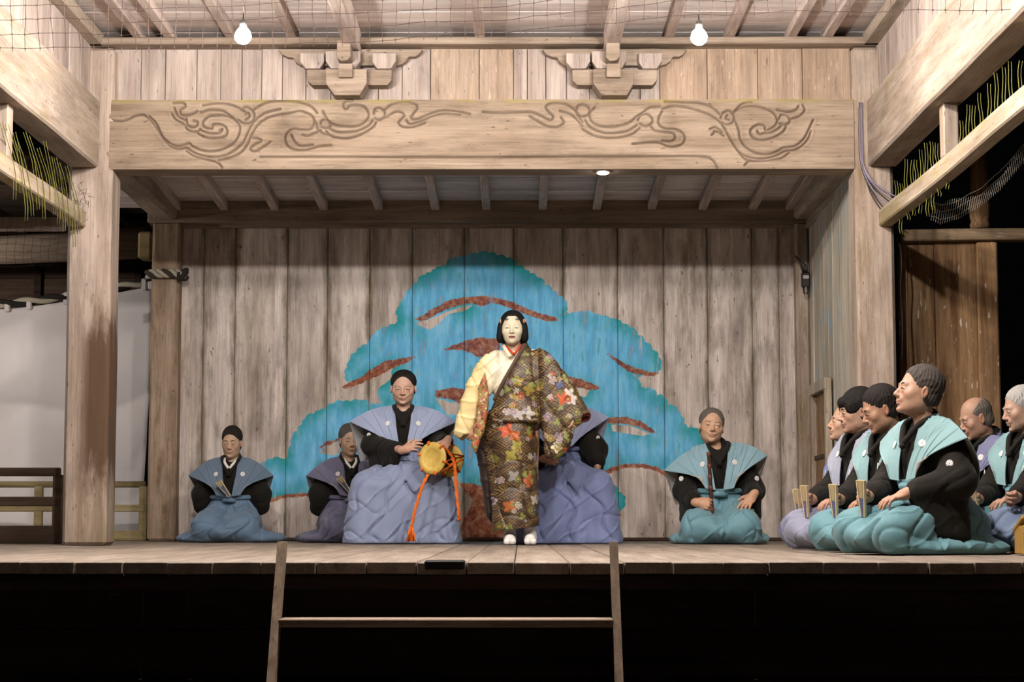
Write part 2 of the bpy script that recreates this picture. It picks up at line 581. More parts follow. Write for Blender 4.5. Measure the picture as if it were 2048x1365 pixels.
# ------------------------------------------------------------------ carved beam
XL, XR = WX(206, YF), WX(1719, YF)
BZ0, BZ1 = WZ(338, YF), WZ(199, YF)
CURVES = [
    [(213,236),(225,241),(245,242),(262,236),(270,232),(285,230),(298,238),(310,252),(320,268),(330,280),(345,290),(360,292),(377,287),(385,293),(400,300),(420,303),(440,300),(460,291),(473,278),(479,262),(478,250),(470,240),(455,232),(440,230),(420,232),(408,240),(405,250),(412,256),(424,257)],
    [(298,233),(312,248),(325,275),(340,292),(358,298),(372,296),(385,304),(405,312),(430,314),(452,310),(470,300)],
    [(372,302),(390,313),(415,320),(435,326),(443,335)],
    [(435,321),(455,317),(480,306),(493,290),(505,265),(520,245),(545,232),(580,226),(600,222),(620,229),(628,240),(626,252),(618,259),(600,259),(585,258),(573,266),(570,280),(577,294),(592,300),(612,300),(640,293),(662,291)],
    [(470,300),(486,284),(496,262),(508,242),(530,226),(560,218)],
    [(424,257),(425,250),(435,248),(448,252),(454,262),(450,272),(435,276),(415,276),(400,270),(390,262)],
    [(438,262),(444,258),(440,265),(430,267),(415,266),(400,260)],
    [(345,206),(365,206),(370,213),(360,220),(362,230),(375,231),(388,226),(394,222)],
    [(348,216),(355,232),(372,241)], [(343,228),(352,240),(370,250)],
    [(372,238),(374,250),(384,255),(393,251),(394,244),(386,242)], [(370,250),(375,260),(392,264),(400,258)],
    [(405,211),(430,207),(455,208),(475,215),(490,224)], [(400,225),(420,220),(445,222),(460,232),(475,245)],
    [(481,220),(492,214),(505,222),(508,236),(500,246),(485,246),(476,240)], [(490,228),(496,226),(498,234),(490,240)],
    [(505,220),(530,206),(560,201),(590,203),(620,212),(634,226)],
    [(505,276),(515,277),(522,282),(510,288),(500,298),(508,303),(520,298),(540,284)],
    [(582,270),(588,282),(600,292),(625,290)], [(605,270),(615,272),(632,265),(642,260)],
    [(632,246),(635,258),(645,266),(655,268),(652,262)],
    [(640,248),(643,241),(652,239),(660,245),(660,253),(652,257),(642,254)],
    [(645,222),(655,240),(670,250),(690,253),(715,252),(730,243),(737,230),(730,215),(715,210),(700,211),(692,218),(686,212),(690,203),(705,201)],
    [(655,256),(675,264),(700,264),(720,260),(738,250),(745,240)], [(655,268),(670,275),(695,277),(720,270),(745,255),(752,244)],
    [(747,228),(750,218),(760,216),(769,224),(768,234),(758,240),(749,236)],
    [(768,220),(785,208),(810,204),(830,208),(834,217),(826,228),(822,236),(832,239),(850,232),(870,224),(890,221),(920,224),(940,228)],
    [(770,235),(790,224),(803,225),(808,232),(800,240),(797,247),(806,254),(825,254),(850,246)],
    [(812,240),(820,248),(840,243),(865,232),(890,227),(920,229)],
    [(965,224),(1000,226),(1050,224),(1070,226),(1090,236),(1102,240),(1106,232),(1096,222),(1092,213),(1105,206),(1130,208),(1148,218),(1158,232),(1165,245)],
    [(1060,233),(1080,245),(1095,253),(1115,254),(1128,245),(1122,235)], [(1120,222),(1140,228),(1155,240),(1165,252)],
    [(1190,215),(1180,225),(1182,240),(1195,250),(1220,254),(1245,250),(1262,243),(1272,234),(1285,226),(1300,215),(1320,213)],
    [(1170,240),(1182,255),(1205,265),(1230,266),(1255,262),(1275,250)], [(1165,258),(1185,270),(1210,276),(1240,275),(1265,268),(1280,256)],
    [(1276,240),(1282,230),(1294,228),(1304,236),(1304,246),(1292,252),(1280,248)],
    [(1152,222),(1156,212),(1168,209),(1178,216),(1178,228),(1166,233),(1155,230)],
    [(1325,222),(1318,235),(1318,248),(1330,257),(1350,258),(1365,265),(1370,278),(1362,290),(1340,294),(1320,286),(1300,285),(1265,288)],
    [(1300,250),(1312,262),(1345,266),(1350,278),(1340,283),(1325,282)],
    [(1325,218),(1345,212),(1370,214),(1400,222),(1425,232),(1445,248),(1452,258)], [(1330,203),(1370,205),(1400,206),(1425,215),(1440,228)],
    [(1442,236),(1446,226),(1458,222),(1468,230),(1466,244),(1454,249),(1444,245)], [(1456,230),(1452,236),(1460,240)],
    [(1470,222),(1490,213),(1520,214),(1545,224),(1555,240),(1548,254),(1532,260),(1530,252),(1518,249),(1505,256),(1501,265),(1508,276),(1525,280),(1550,274),(1568,262),(1574,248)],
    [(1465,228),(1485,208),(1505,204)],
    [(1470,240),(1478,260),(1480,275),(1490,292),(1510,305),(1535,309),(1555,303),(1567,296),(1590,292),(1608,278),(1620,255),(1627,240)],
    [(1450,258),(1465,285),(1480,305),(1500,315),(1525,318),(1550,312),(1570,303),(1595,298),(1615,280),(1622,262)],
    [(1445,250),(1460,275),(1475,300),(1495,320),(1520,322),(1560,318),(1580,305)], [(1490,331),(1500,322),(1520,322)],
    [(1515,262),(1520,268),(1530,266),(1545,264),(1560,255),(1565,248)],
    [(1557,240),(1562,231),(1572,230),(1580,237),(1578,247),(1567,250),(1559,247)],
    [(1555,220),(1575,224),(1592,220),(1598,212)], [(1582,238),(1600,232),(1610,220),(1606,210)],
    [(1420,258),(1432,255),(1445,265),(1428,262)], [(1424,270),(1434,262),(1448,272)],
    [(520,314),(700,314),(900,315),(1100,314),(1300,313),(1400,313),(1425,320),(1436,336)],
]
hx = 0.005
nx = int((XR - XL) / hx) + 1
nz = int((BZ1 - BZ0) / hx) + 1
gx = np.linspace(XL, XR, nx)
gz = np.linspace(BZ0, BZ1, nz)
dist = np.full((nx, nz), 1.0)
for cv in CURVES:
    pts = [W(p[0], p[1], YF) for p in catmull(cv, 5)]
    for a, b in zip(pts[:-1], pts[1:]):
        m = 0.06
        i0, i1 = np.searchsorted(gx, (min(a.x, b.x) - m, max(a.x, b.x) + m))
        j0, j1 = np.searchsorted(gz, (min(a.z, b.z) - m, max(a.z, b.z) + m))
        X = gx[i0:i1, None]
        Z = gz[None, j0:j1]
        dx, dz = b.x - a.x, b.z - a.z
        L = dx * dx + dz * dz + 1e-12
        t = np.clip(((X - a.x) * dx + (Z - a.z) * dz) / L, 0, 1)
        d = np.hypot(X - a.x - t * dx, Z - a.z - t * dz)
        dist[i0:i1, j0:j1] = np.minimum(dist[i0:i1, j0:j1], d)
inset = np.exp(-(dist / 0.0065) ** 2) * 0.019 - np.exp(-((dist - 0.018) / 0.012) ** 2) * 0.004
edge = np.minimum(np.minimum(gz - BZ0, BZ1 - gz)[None, :], 0.02)
inset = inset + (0.02 - edge) * 0.25
V = np.zeros((nx, nz, 3))
V[..., 0] = gx[:, None]
V[..., 1] = YF + inset
V[..., 2] = gz[None, :]
V = V.reshape(-1, 3)
idx = np.arange(nx * nz).reshape(nx, nz)
Fq = np.stack([idx[:-1, :-1], idx[1:, :-1], idx[1:, 1:], idx[:-1, 1:]], -1).reshape(-1, 4)
# close the back as a solid beam
n0 = len(V)
back = np.array([(XL, YF + 0.26, BZ0), (XR, YF + 0.26, BZ0), (XR, YF + 0.26, BZ1), (XL, YF + 0.26, BZ1)])
V = np.concatenate([V, back])
c00, c10, c11, c01 = idx[0, 0], idx[-1, 0], idx[-1, -1], idx[0, -1]
Fq = np.concatenate([Fq, [[n0, n0 + 1, c10, c00], [n0 + 1, n0 + 2, c11, c10], [n0 + 2, n0 + 3, c01, c11], [n0 + 3, n0, c00, c01], [n0 + 3, n0 + 2, n0 + 1, n0]]])
m, nt, b = new_mat('carved beam timber')
col, h, vec = wood_nodes(nt, 0, '9c8a77', '7e6c5a', '6c5a47', stain_amt=0.5, spread=0.02)
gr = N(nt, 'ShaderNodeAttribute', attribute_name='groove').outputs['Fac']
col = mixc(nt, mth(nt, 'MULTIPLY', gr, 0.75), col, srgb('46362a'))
tm = N(nt, 'ShaderNodeAttribute', attribute_name='top_edge').outputs['Fac']
tc = N(nt, 'ShaderNodeTexCoord')
mn = ramp(nt, noise(nt, tc.outputs['Object'], 5.0, 5.0), [(0.42, grey(0)), (0.6, grey(0.8))])
col = mixc(nt, mth(nt, 'MULTIPLY', tm, mn), col, srgb('8a7f3c'))
nt.links.new(col, b.inputs['Base Color'])
b.inputs['Roughness'].default_value = 0.8
b.inputs['Specular IOR Level'].default_value = 0.25
add_bump(nt, b, h, 0.5)
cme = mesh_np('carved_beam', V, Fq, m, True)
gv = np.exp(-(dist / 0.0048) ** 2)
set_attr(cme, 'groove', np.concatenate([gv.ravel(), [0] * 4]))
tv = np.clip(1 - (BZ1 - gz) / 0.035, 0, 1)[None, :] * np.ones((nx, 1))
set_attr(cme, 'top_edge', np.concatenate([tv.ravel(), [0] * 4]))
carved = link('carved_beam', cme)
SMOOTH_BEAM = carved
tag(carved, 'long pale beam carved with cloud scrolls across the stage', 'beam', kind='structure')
me = carved.data
flags = np.ones(len(me.polygons), bool)
flags[-5:] = False
me.polygons.foreach_set('use_smooth', flags)

# boards over the carved beam
band = tag(empty('wall_rear'), 'band of pale and tan vertical boards over the carved beam', 'wall', kind='structure')
CZ = WZ(98, YF + 0.1)
eds = [212, 268, 317, 381, 430, 473, 514, 556, 604, 655, 704, 752, 800, 858, 957, 1027, 1055, 1093, 1135, 1182, 1235, 1285, 1325, 1422, 1525, 1616, 1714]
for a, b in zip(eds[:-1], eds[1:]):
    mt = M['tan'] if (858 <= a < 1027 or a >= 1325) else M['pale']
    yj = YF + 0.10 + random.uniform(0, 0.012)
    box('plank', (WX(a, YF + 0.1) + 0.002, yj, BZ1 - 0.03), (WX(b, YF + 0.1) - 0.002, yj + 0.03, CZ + 0.06), mt, band, 0.003)

# ------------------------------------------------------------------ brackets
def bracket(cx, label):
    dx = cx - 693
    root = tag(empty('bracket', (WX(cx, YF), YF, BZ1)), label, 'bracket', 'bracket sets on the carved beam', 'structure')
    def pr(name, pts, y0, y1, mt):
        prism(name, [(W(px + dx, py, YF).x, W(px + dx, py, YF).z) for px, py in pts], y0, y1, mt, root)
    pr('bearing_block', [(655, 146), (736, 146), (736, 174), (722, 198), (672, 198), (655, 174)], YF - 0.12, YF + 0.1, M['beam_x'])
    pr('bracket_arm', [(614, 141), (784, 141), (784, 162), (775, 172), (625, 172), (615, 163)], YF - 0.03, YF + 0.1, M['beam_x'])
    for p in ([(602, 110), (650, 110), (650, 127), (641, 141), (613, 141), (602, 128)],
              [(746, 110), (793, 110), (793, 126), (783, 141), (755, 141), (746, 128)],
              [(653, 106), (722, 106), (722, 126), (712, 141), (663, 141), (653, 126)]):
        pr('small_block', p, YF - 0.06, YF + 0.1, M['pale'])
    pr('cloud_board', [(555, 96), (845, 96), (838, 106), (830, 111), (817, 111), (812, 120), (803, 126), (792, 129), (600, 129), (590, 122), (585, 113), (574, 112), (562, 106)], YF + 0.03, YF + 0.1, M['beam_x'])
    pr('beam_nose', [(680, 96), (706, 96), (707, 128), (700, 135), (688, 137), (679, 130)], YF - 0.22, YF + 0.1, M['beam_x'])
    pr('lower_nose', [(681, 138), (709, 138), (709, 165), (681, 165)], YF - 0.17, YF + 0.1, M['beam_x'])
bracket(693, 'carved bracket set on the beam nearer the white curtain')
bracket(1223, 'carved bracket set on the beam nearer the chorus')

# top plate over the band and the stage ceiling
tag(box('purlin', (XL - 0.2, YF - 0.06, CZ), (XR + 0.2, YF + 0.16, WZ(77, YF)), M['beam_x'], None, 0.01), 'pale top plate above the bracket sets', 'beam', kind='structure')
ceil = tag(empty('ceiling'), 'pale boarded ceiling over the stage', 'ceiling', kind='structure')
CEZ = WZ(77, YF) + 0.055
y = YF + 0.3
k = 0
cm = [box_mesh('plank', (XR - XL + 0.9, w - 0.004, 0.02), M['ceil'], 0.003) for w in (0.22, 0.26, 0.30)]
while y > 6.9:
    w = (0.22, 0.26, 0.30)[k % 3]
    o = link('plank', cm[k % 3], ceil)
    o.location = ((XL + XR) / 2, y - w / 2, CEZ + 0.02 + 0.002 * (k % 2))
    y -= w
    k += 1
for px in (262, 325, 450, 575, 958, 1345, 1468, 1594, 1668):
    xx = WX(px, YF)
    box('joist', (xx - 0.035, 7.7, CEZ - 0.055), (xx + 0.035, YF + 0.1, CEZ + 0.012), M['rafter'], ceil, 0.005)
for px in (700, 1228):
    xx = WX(px, YF)
    box('tie_beam', (xx - 0.055, 7.7, CEZ - 0.15), (xx + 0.055, YF + 0.1, CEZ + 0.01), M['rafter'], ceil, 0.012, 0.004, 12)
# roof above the ceiling keeps the night out
tag(box('roof', (-4.4, 6.9, CEZ + 0.25), (4.6, YF + 0.5, CEZ + 0.33), M['dark']), 'dark roof deck over the stage', 'roof', kind='structure')

# ------------------------------------------------------------------ side beams and their boards
def side(sign, xin, rail_x, words):
    s = sign
    x0, x1 = sorted((xin, xin + s * 0.21))
    tag(box('side_beam', (x0, 7.3, WZ(334, YF)), (x1, YF, BZ1 - 0.005), M['beam_y'], None, 0.014, 0.003, 20),
        'heavy side beam over the %s' % words, 'beam', kind='structure')
    wl = tag(empty('wall_left' if s < 0 else 'wall_right'), 'vertical boards above the side beam over the %s' % words, 'wall', kind='structure')
    yy = YF + 0.05
    while yy > 7.4:
        w = random.choice((0.24, 0.3, 0.34))
        xa, xb = sorted((xin + s * 0.08 + random.uniform(0, 0.01), xin + s * 0.12))
        box('plank', (xa, yy - w + 0.003, BZ1 - 0.02), (xb, yy - 0.003, CZ + 0.08), M['pale'], wl, 0.003)
        yy -= w
    xa, xb = sorted((xin + s * -0.02, xin + s * 0.2))
    tag(box('side_purlin', (xa, 7.3, CZ), (xb, YF, CZ + 0.09), M['beam_y'], None, 0.01), 'top plate above the boards over the %s' % words, 'beam', kind='structure')
    z0 = WZ(455, YF)
    xa, xb = sorted((rail_x, rail_x + s * 0.1))
    tag(box('side_rail', (xa, 7.3, z0), (xb, YF + 0.0, z0 + 0.12), M['rail_y'], None, 0.01, 0.004, 24), 'slim lower rail hung below the side beam over the %s' % words, 'rail', kind='structure')
    for yy in (11.33, 9.35):
        xa, xb = sorted((rail_x + s * 0.005, rail_x + s * 0.095))
        tag(box('strut', (xa, yy - 0.06, z0 + 0.11), (xb, yy + 0.06, WZ(334, YF) + 0.02), M['post_pale'], None, 0.006),
            ('short strut between side beam and rail over the %s, ' % words) + ('nearer the rear post' if yy > 10 else 'nearer the audience'), 'strut', kind='structure')
side(-1, W(197, 334, YF).x, W(172, 455, YF).x, 'bridge side')
side(1, W(1735, 334, YF).x, W(1758, 455, YF).x, 'chorus side')
# front posts and lintel of the stage: outside the picture, they carry the roof
for sx, lb in ((-3.05, 'front stage post on the bridge side'), (2.82, 'front stage post on the chorus side')):
    tag(box('post', (sx - 0.15, 7.62, -0.95), (sx + 0.15, 7.92, 3.55), M['post_pale'], None, 0.02), lb, 'post', kind='structure')

# ------------------------------------------------------------------ lean-to ceiling behind the carved beam
lean = tag(empty('ceiling_rear'), 'dim boarded lean-to ceiling with rafters before the painted wall', 'ceiling', kind='structure')
ZB = WZ(428, YB)
SL = 0.055
def leanz(y):
    return ZB + 0.02 + (YB - y) * SL
XBL, XBR = WX(352, YB), WX(1600, YB)
y = YB + 0.1
k = 0
while y > YF + 0.2:
    w = (0.2, 0.24, 0.22)[k % 3]
    o = link('plank', box_mesh('plank', (6.3, w - 0.003, 0.018), M['ceil'], 0.002), lean)
    o.location = (-0.1, y - w / 2, leanz(y - w / 2) + 0.065 + 0.004 * (k % 2))
    o.rotation_euler = (-math.atan(SL), 0, 0)
    y -= w
    k += 1
Lr = YB + 0.05 - (YF + 0.2)
rm = box_mesh('rafter', (0.068, Lr, 0.085), M['rafter'], 0.006)
for px in (352, 447, 549, 647, 758, 871, 973, 1086, 1194, 1304, 1406, 1507, 1580):
    o = link('rafter', rm, lean)
    ym = (YB + 0.05 + YF + 0.2) / 2
    o.location = (WX(px, YB), ym, leanz(ym) + 0.02)
    o.rotation_euler = (-math.atan(SL), 0, 0)
for px, lb in ((330, 'post side nearer the curtain'), (1610, 'side over the narrow corner post')):
    xx = WX(px, YB)
    tag(box('tie_beam', (xx - 0.1, YF + 0.2, WZ(446, YB)), (xx + 0.1, YB, WZ(446, YB) + 0.2), M['beam_y'], None, 0.03, 0.006, 12), 'rough tie beam under the lean-to ceiling, ' + lb, 'beam', kind='structure')
tag(box('wall_plate', (XBL - 0.25, YB - 0.16, WZ(447, YB - 0.1)), (XBR + 0.1, YB + 0.02, leanz(YB) + 0.08), M['plate'], None, 0.01), 'horizontal plate along the top of the painted wall', 'beam', kind='structure')
tag(box('wall_batten', (XBL - 0.02, YB - 0.055, WZ(457, YB)), (XBR + 0.02, YB + 0.02, WZ(449, YB)), M['plate'], None, 0.006), 'slim batten under the plate of the painted wall', 'trim', kind='structure')
tag(box('floor_batten', (XBL - 0.02, YB - 0.05, 0.0), (XBR + 0.02, YB + 0.02, 0.03), M['rail_dark'], None, 0.006), 'low batten at the foot of the painted wall', 'trim', kind='structure')

# ------------------------------------------------------------------ painted back wall
BLUE = [[(795,632),(793,620),(800,612),(805,600),(810,592),(822,578),(835,565),(850,550),(862,545),(870,538),(880,534),(893,532),(905,517),(915,515),(930,515),(938,510),(955,508),(978,506),(995,512),(1013,516),(1025,520),(1033,532),(1050,540),(1060,547),(1075,555),(1090,570),(1105,583),(1118,592),(1128,600),(1133,612),(1130,625),(1123,632),(1140,628),(1155,626),(1170,625),(1190,630),(1205,633),(1220,638),(1232,640),(1245,648),(1260,655),(1275,670),(1290,685),(1305,700),(1317,715),(1322,730),(1318,742),(1290,748),(1262,748),(1275,760),(1280,775),(1290,778),(1305,780),(1315,790),(1328,795),(1335,810),(1345,812),(1355,822),(1362,832),(1368,848),(1375,858),(1390,858),(1405,865),(1412,905),(1390,925),(1345,948),(1310,936),(1270,930),(1230,934),(1208,944),(1202,960),(1215,965),(1227,970),(1236,985),(1246,990),(1250,1002),(1242,1020),(1225,1028),(1200,1034),(1090,1038),(1080,985),(1010,985),(940,968),(915,950),(880,960),(760,992),(700,988),(640,985),(600,988),(570,990),(535,1002),(515,985),(512,950),(520,930),(530,925),(545,918),(560,917),(570,925),(575,915),(578,905),(582,890),(585,875),(595,862),(603,850),(610,838),(628,828),(640,822),(650,818),(668,808),(685,803),(700,805),(720,802),(740,808),(775,806),(758,795),(760,775),(785,755),(790,735),(740,750),(697,765),(690,750),(695,735),(700,720),(712,705),(720,695),(735,690),(742,680),(750,668),(760,660),(775,655),(790,650),(800,643)]]
BARE = [[(830,646),(862,638),(888,626),(918,615),(946,610),(930,622),(900,628),(880,645),(860,660),(845,655)],
        [(1222,850),(1260,852),(1300,868),(1285,872),(1255,868),(1225,862)], [(640,905),(650,893),(676,884),(682,905),(665,912)],
        [(1150,774),(1182,780),(1170,795),(1150,790)], [(870,797),(905,806),(940,806),(940,830),(895,830)]]
BROWN = [[(828,640),(850,628),(870,615),(895,602),(930,594),(965,592),(1000,597),(1030,606),(1060,620),(1090,630),(1115,636),(1118,642),(1095,643),(1070,636),(1040,625),(1010,612),(985,606),(960,614),(945,606),(915,612),(885,622),(860,636),(845,643)],
         [(683,775),(700,765),(725,752),(745,737),(770,722),(800,718),(835,712),(815,725),(790,735),(765,748),(735,762),(710,772),(690,778)],
         [(885,700),(905,692),(930,682),(960,675),(1000,678),(1000,700),(980,712),(955,715),(940,705),(915,700)],
         [(1213,705),(1230,715),(1250,728),(1275,738),(1300,744),(1320,746),(1310,752),(1285,752),(1255,742),(1235,728),(1222,716)],
         [(1130,752),(1165,760),(1185,768),(1205,778),(1180,780),(1150,774)],
         [(1210,836),(1250,834),(1280,842),(1300,855),(1318,870),(1300,866),(1280,855),(1255,849),(1240,848),(1210,847)],
         [(1203,946),(1225,934),(1250,928),(1285,928),(1312,934),(1337,948),(1350,966),(1335,955),(1308,941),(1284,936),(1250,937),(1228,943),(1208,954)],
         [(870,782),(905,776),(940,780),(940,802),(918,808),(900,798),(870,795)], [(633,900),(650,885),(675,878),(690,876),(672,884),(650,893)],
         [(918,966),(945,968),(975,976),(1005,982),(1100,1040),(1100,1083),(918,1083),(922,1050),(938,1020),(945,1000),(930,985)],
         [(530,1000),(570,989),(640,985),(690,988),(690,994),(640,992),(570,996),(535,1008)], [(1202,1030),(1240,1026),(1243,1034),(1202,1042)]]


def poly_sd(px, py, poly):
    """Signed distance in pixels, negative inside."""
    P = np.array(poly, float)
    Q = np.roll(P, -1, 0)
    d2 = np.full(px.shape, 1e12)
    ins = np.zeros(px.shape, bool)
    for (ax, ay), (bx, by) in zip(P, Q):
        ex, ey = bx - ax, by - ay
        wx, wy = px - ax, py - ay
        t = np.clip((wx * ex + wy * ey) / (ex * ex + ey * ey + 1e-9), 0, 1)
        d2 = np.minimum(d2, (wx - ex * t) ** 2 + (wy - ey * t) ** 2)
        c = ((ay <= py) & (by > py)) | ((by <= py) & (ay > py))
        with np.errstate(divide='ignore', invalid='ignore'):
            xi = ax + (py - ay) / (by - ay + 1e-12) * ex
        ins ^= c & (px < xi)
    d = np.sqrt(d2)
    return np.where(ins, -d, d)


def scallop(poly):
    """Swell each short edge outward into a lobe."""
    out = []
    n = len(poly)
    area = sum(poly[i][0] * poly[(i + 1) % n][1] - poly[(i + 1) % n][0] * poly[i][1] for i in range(n))
    sg = 1 if area > 0 else -1
    for i in range(n):
        a, b_ = np.array(poly[i], float), np.array(poly[(i + 1) % n], float)
        e = b_ - a
        L = np.hypot(*e)
        out.append(tuple(a))
        if 9 < L < 32:
            nn = np.array((e[1], -e[0])) / L * sg
            for t in (0.15, 0.35, 0.5, 0.65, 0.85):
                out.append(tuple(a + e * t + nn * L * 0.26 * (1 - (2 * t - 1) ** 2)))
    return out


BLUE_L = scallop(BLUE[0])


def paint_mat():
    m, nt, b = new_mat('painted wall board')
    col, h, vec = wood_nodes(nt, 2, 'dccfc5', 'b0a299', '908072', stain_amt=0.7, moss=0.35, moss_col='6d6038', spread=0.07)
    geo = N(nt, 'ShaderNodeNewGeometry')
    seam = N(nt, 'ShaderNodeAttribute', attribute_name='seam').outputs['Fac']
    ms = N(nt, 'ShaderNodeMapping')
    ms.inputs['Scale'].default_value = (6, 6, 1.1)
    nt.links.new(geo.outputs['Position'], ms.inputs['Vector'])
    sn = noise(nt, ms.outputs[0], 2.5, 6.0, 0.7)
    sw = mth(nt, 'MULTIPLY_ADD', seam, -17.0, mth(nt, 'MULTIPLY_ADD', sn, 3.0, -0.80), clamp=True)
    col = mixc(nt, mth(nt, 'MULTIPLY', sw, 0.8), col, srgb('5a4d32'))
    mb = N(nt, 'ShaderNodeMapping')
    mb.inputs['Scale'].default_value = (4.5, 4.5, 1.4)
    nt.links.new(geo.outputs['Position'], mb.inputs['Vector'])
    bl = ramp(nt, noise(nt, mb.outputs[0], 1.6, 4.0, 0.55), [(0.54, grey(0)), (0.72, grey(0.6))])
    col = mixc(nt, bl, col, srgb('6a5d55'))
    mp = N(nt, 'ShaderNodeMapping')
    mp.inputs['Scale'].default_value = (9, 9, 1.6)
    nt.links.new(geo.outputs['Position'], mp.inputs['Vector'])
    streak = noise(nt, mp.outputs[0], 2.0, 5.0, 0.65)
    fine = noise(nt, geo.outputs['Position'], 26.0, 4.0, 0.6)
    big = noise(nt, geo.outputs['Position'], 3.2, 3.0, 0.5)
    sd_b = N(nt, 'ShaderNodeAttribute', attribute_name='blue_sd').outputs['Fac']
    sd_r = N(nt, 'ShaderNodeAttribute', attribute_name='brown_sd').outputs['Fac']
    # blue: inside where sd < 0, ragged by noise; flaked along the grain
    wob = mth(nt, 'MULTIPLY_ADD', fine, 6.0, -3.0)
    inb = mth(nt, 'MULTIPLY', mth(nt, 'SUBTRACT', mth(nt, 'ADD', sd_b, wob), 0.0), -0.6, clamp=False)
    inb = mth(nt, 'ADD', inb, 0.5, clamp=True)
    flake = ramp(nt, streak, [(0.26, grey(0.25)), (0.40, grey(1))])
    inb = mth(nt, 'MULTIPLY', inb, flake)
    rim = mth(nt, 'MULTIPLY_ADD', sd_b, 1 / 34.0, 1.0, clamp=True)       # 1 at the rim, 0 deep inside
    teal = mth(nt, 'MULTIPLY', mth(nt, 'MAXIMUM', rim, ramp(nt, streak, [(0.6, grey(0)), (0.66, grey(0.6))])), ramp(nt, big, [(0.36, grey(0)), (0.58, grey(1))]))
    bands = ramp(nt, streak, [(0.30, srgb('4a93ba')), (0.5, srgb('66b0d6')), (0.72, srgb('8cc8e4'))])
    bcol = mixc(nt, teal, bands, srgb('1c8f90'))
    gold = ramp(nt, noise(nt, mp.outputs[0], 5.5, 3.0, 0.6), [(0.64, grey(0)), (0.70, grey(0.55))])
    bcol = mixc(nt, gold, bcol, srgb('a89b6a'))
    col = mixc(nt, inb, col, bcol)
    wr = mth(nt, 'MULTIPLY_ADD', noise(nt, geo.outputs['Position'], 40.0, 3.0), 9.0, -4.5)
    inr = mth(nt, 'MULTIPLY_ADD', mth(nt, 'ADD', sd_r, wr), -0.6, 0.5, clamp=True)
    inr = mth(nt, 'MULTIPLY', inr, ramp(nt, streak, [(0.28, grey(0.35)), (0.42, grey(0.95))]))
    rcol = ramp(nt, fine, [(0.30, srgb('5a2a1c')), (0.48, srgb('8a4a30')), (0.66, srgb('a87a5c'))])
    col = mixc(nt, inr, col, rcol)
    nt.links.new(col, b.inputs['Base Color'])
    b.inputs['Roughness'].default_value = 0.85
    b.inputs['Specular IOR Level'].default_value = 0.2
    add_bump(nt, b, h, 0.4)
    return m


M['paint'] = paint_mat()
wall_b = tag(empty('wall_back', (0, YB, 0)), 'back wall of boards painted with a blue pine tree', 'wall', kind='structure')
eds = [348, 402, 466, 571, 652, 737, 823, 928, 1028, 1127, 1237, 1330, 1418, 1508, 1562, 1606]
zt = WZ(430, YB)
cosP = F_PX
def to_px(X, Y, Z):
    P = np.stack([X - CAM.x, Y - CAM.y, Z - CAM.z], -1) @ np.array(_R)
    return 1024 + F_PX * P[..., 0] / -P[..., 2], 682.5 - F_PX * P[..., 1] / -P[..., 2]
for a, b in zip(eds[:-1], eds[1:]):
    x0, x1 = WX(a, YB) + 0.002, WX(b, YB) - 0.002
    yj = random.uniform(0, 0.008)
    nxx = max(4, int((x1 - x0) / 0.013))
    nzz = int(zt / 0.013)
    gx_ = np.linspace(x0, x1, nxx)
    gz_ = np.linspace(0, zt, nzz)
    X, Z = np.meshgrid(gx_, gz_, indexing='ij')
    bev = np.minimum(np.minimum(X - x0, x1 - X), 0.006)
    Y = YB + yj + (0.006 - bev) * 1.2
    px, py = to_px(X, np.full_like(X, YB), Z)
    sb = poly_sd(px, py, BLUE_L)
    for q in BARE:
        sb = np.maximum(sb, -poly_sd(px, py, q))
    sr = np.full(px.shape, 1e3)
    for q in BROWN:
        sr = np.minimum(sr, poly_sd(px, py, q))
    cx = (x0 + x1) / 2
    V = np.stack([X - cx, Y - YB, Z - zt / 2], -1).reshape(-1, 3)
    idx = np.arange(nxx * nzz).reshape(nxx, nzz)
    Fq = np.stack([idx[:-1, :-1], idx[1:, :-1], idx[1:, 1:], idx[:-1, 1:]], -1).reshape(-1, 4)
    n0 = len(V)
    bk = np.array([(x0 - cx, 0.05, -zt / 2), (x1 - cx, 0.05, -zt / 2), (x1 - cx, 0.05, zt / 2), (x0 - cx, 0.05, zt / 2)])
    V = np.concatenate([V, bk])
    c00, c10, c11, c01 = idx[0, 0], idx[-1, 0], idx[-1, -1], idx[0, -1]
    Fq = np.concatenate([Fq, [[n0, n0 + 1, c10, c00], [n0 + 1, n0 + 2, c11, c10], [n0 + 2, n0 + 3, c01, c11], [n0 + 3, n0, c00, c01], [n0 + 3, n0 + 2, n0 + 1, n0]]])
    me = mesh_np('plank', V, Fq, M['paint'])
    set_attr(me, 'blue_sd', np.concatenate([sb.ravel(), [50] * 4]))
    set_attr(me, 'seam', np.concatenate([np.minimum(X - x0, x1 - X).ravel(), [1] * 4]))
    set_attr(me, 'brown_sd', np.concatenate([sr.ravel(), [50] * 4]))
    o = link('plank', me, wall_b)
    o.location = (cx, 0, zt / 2)

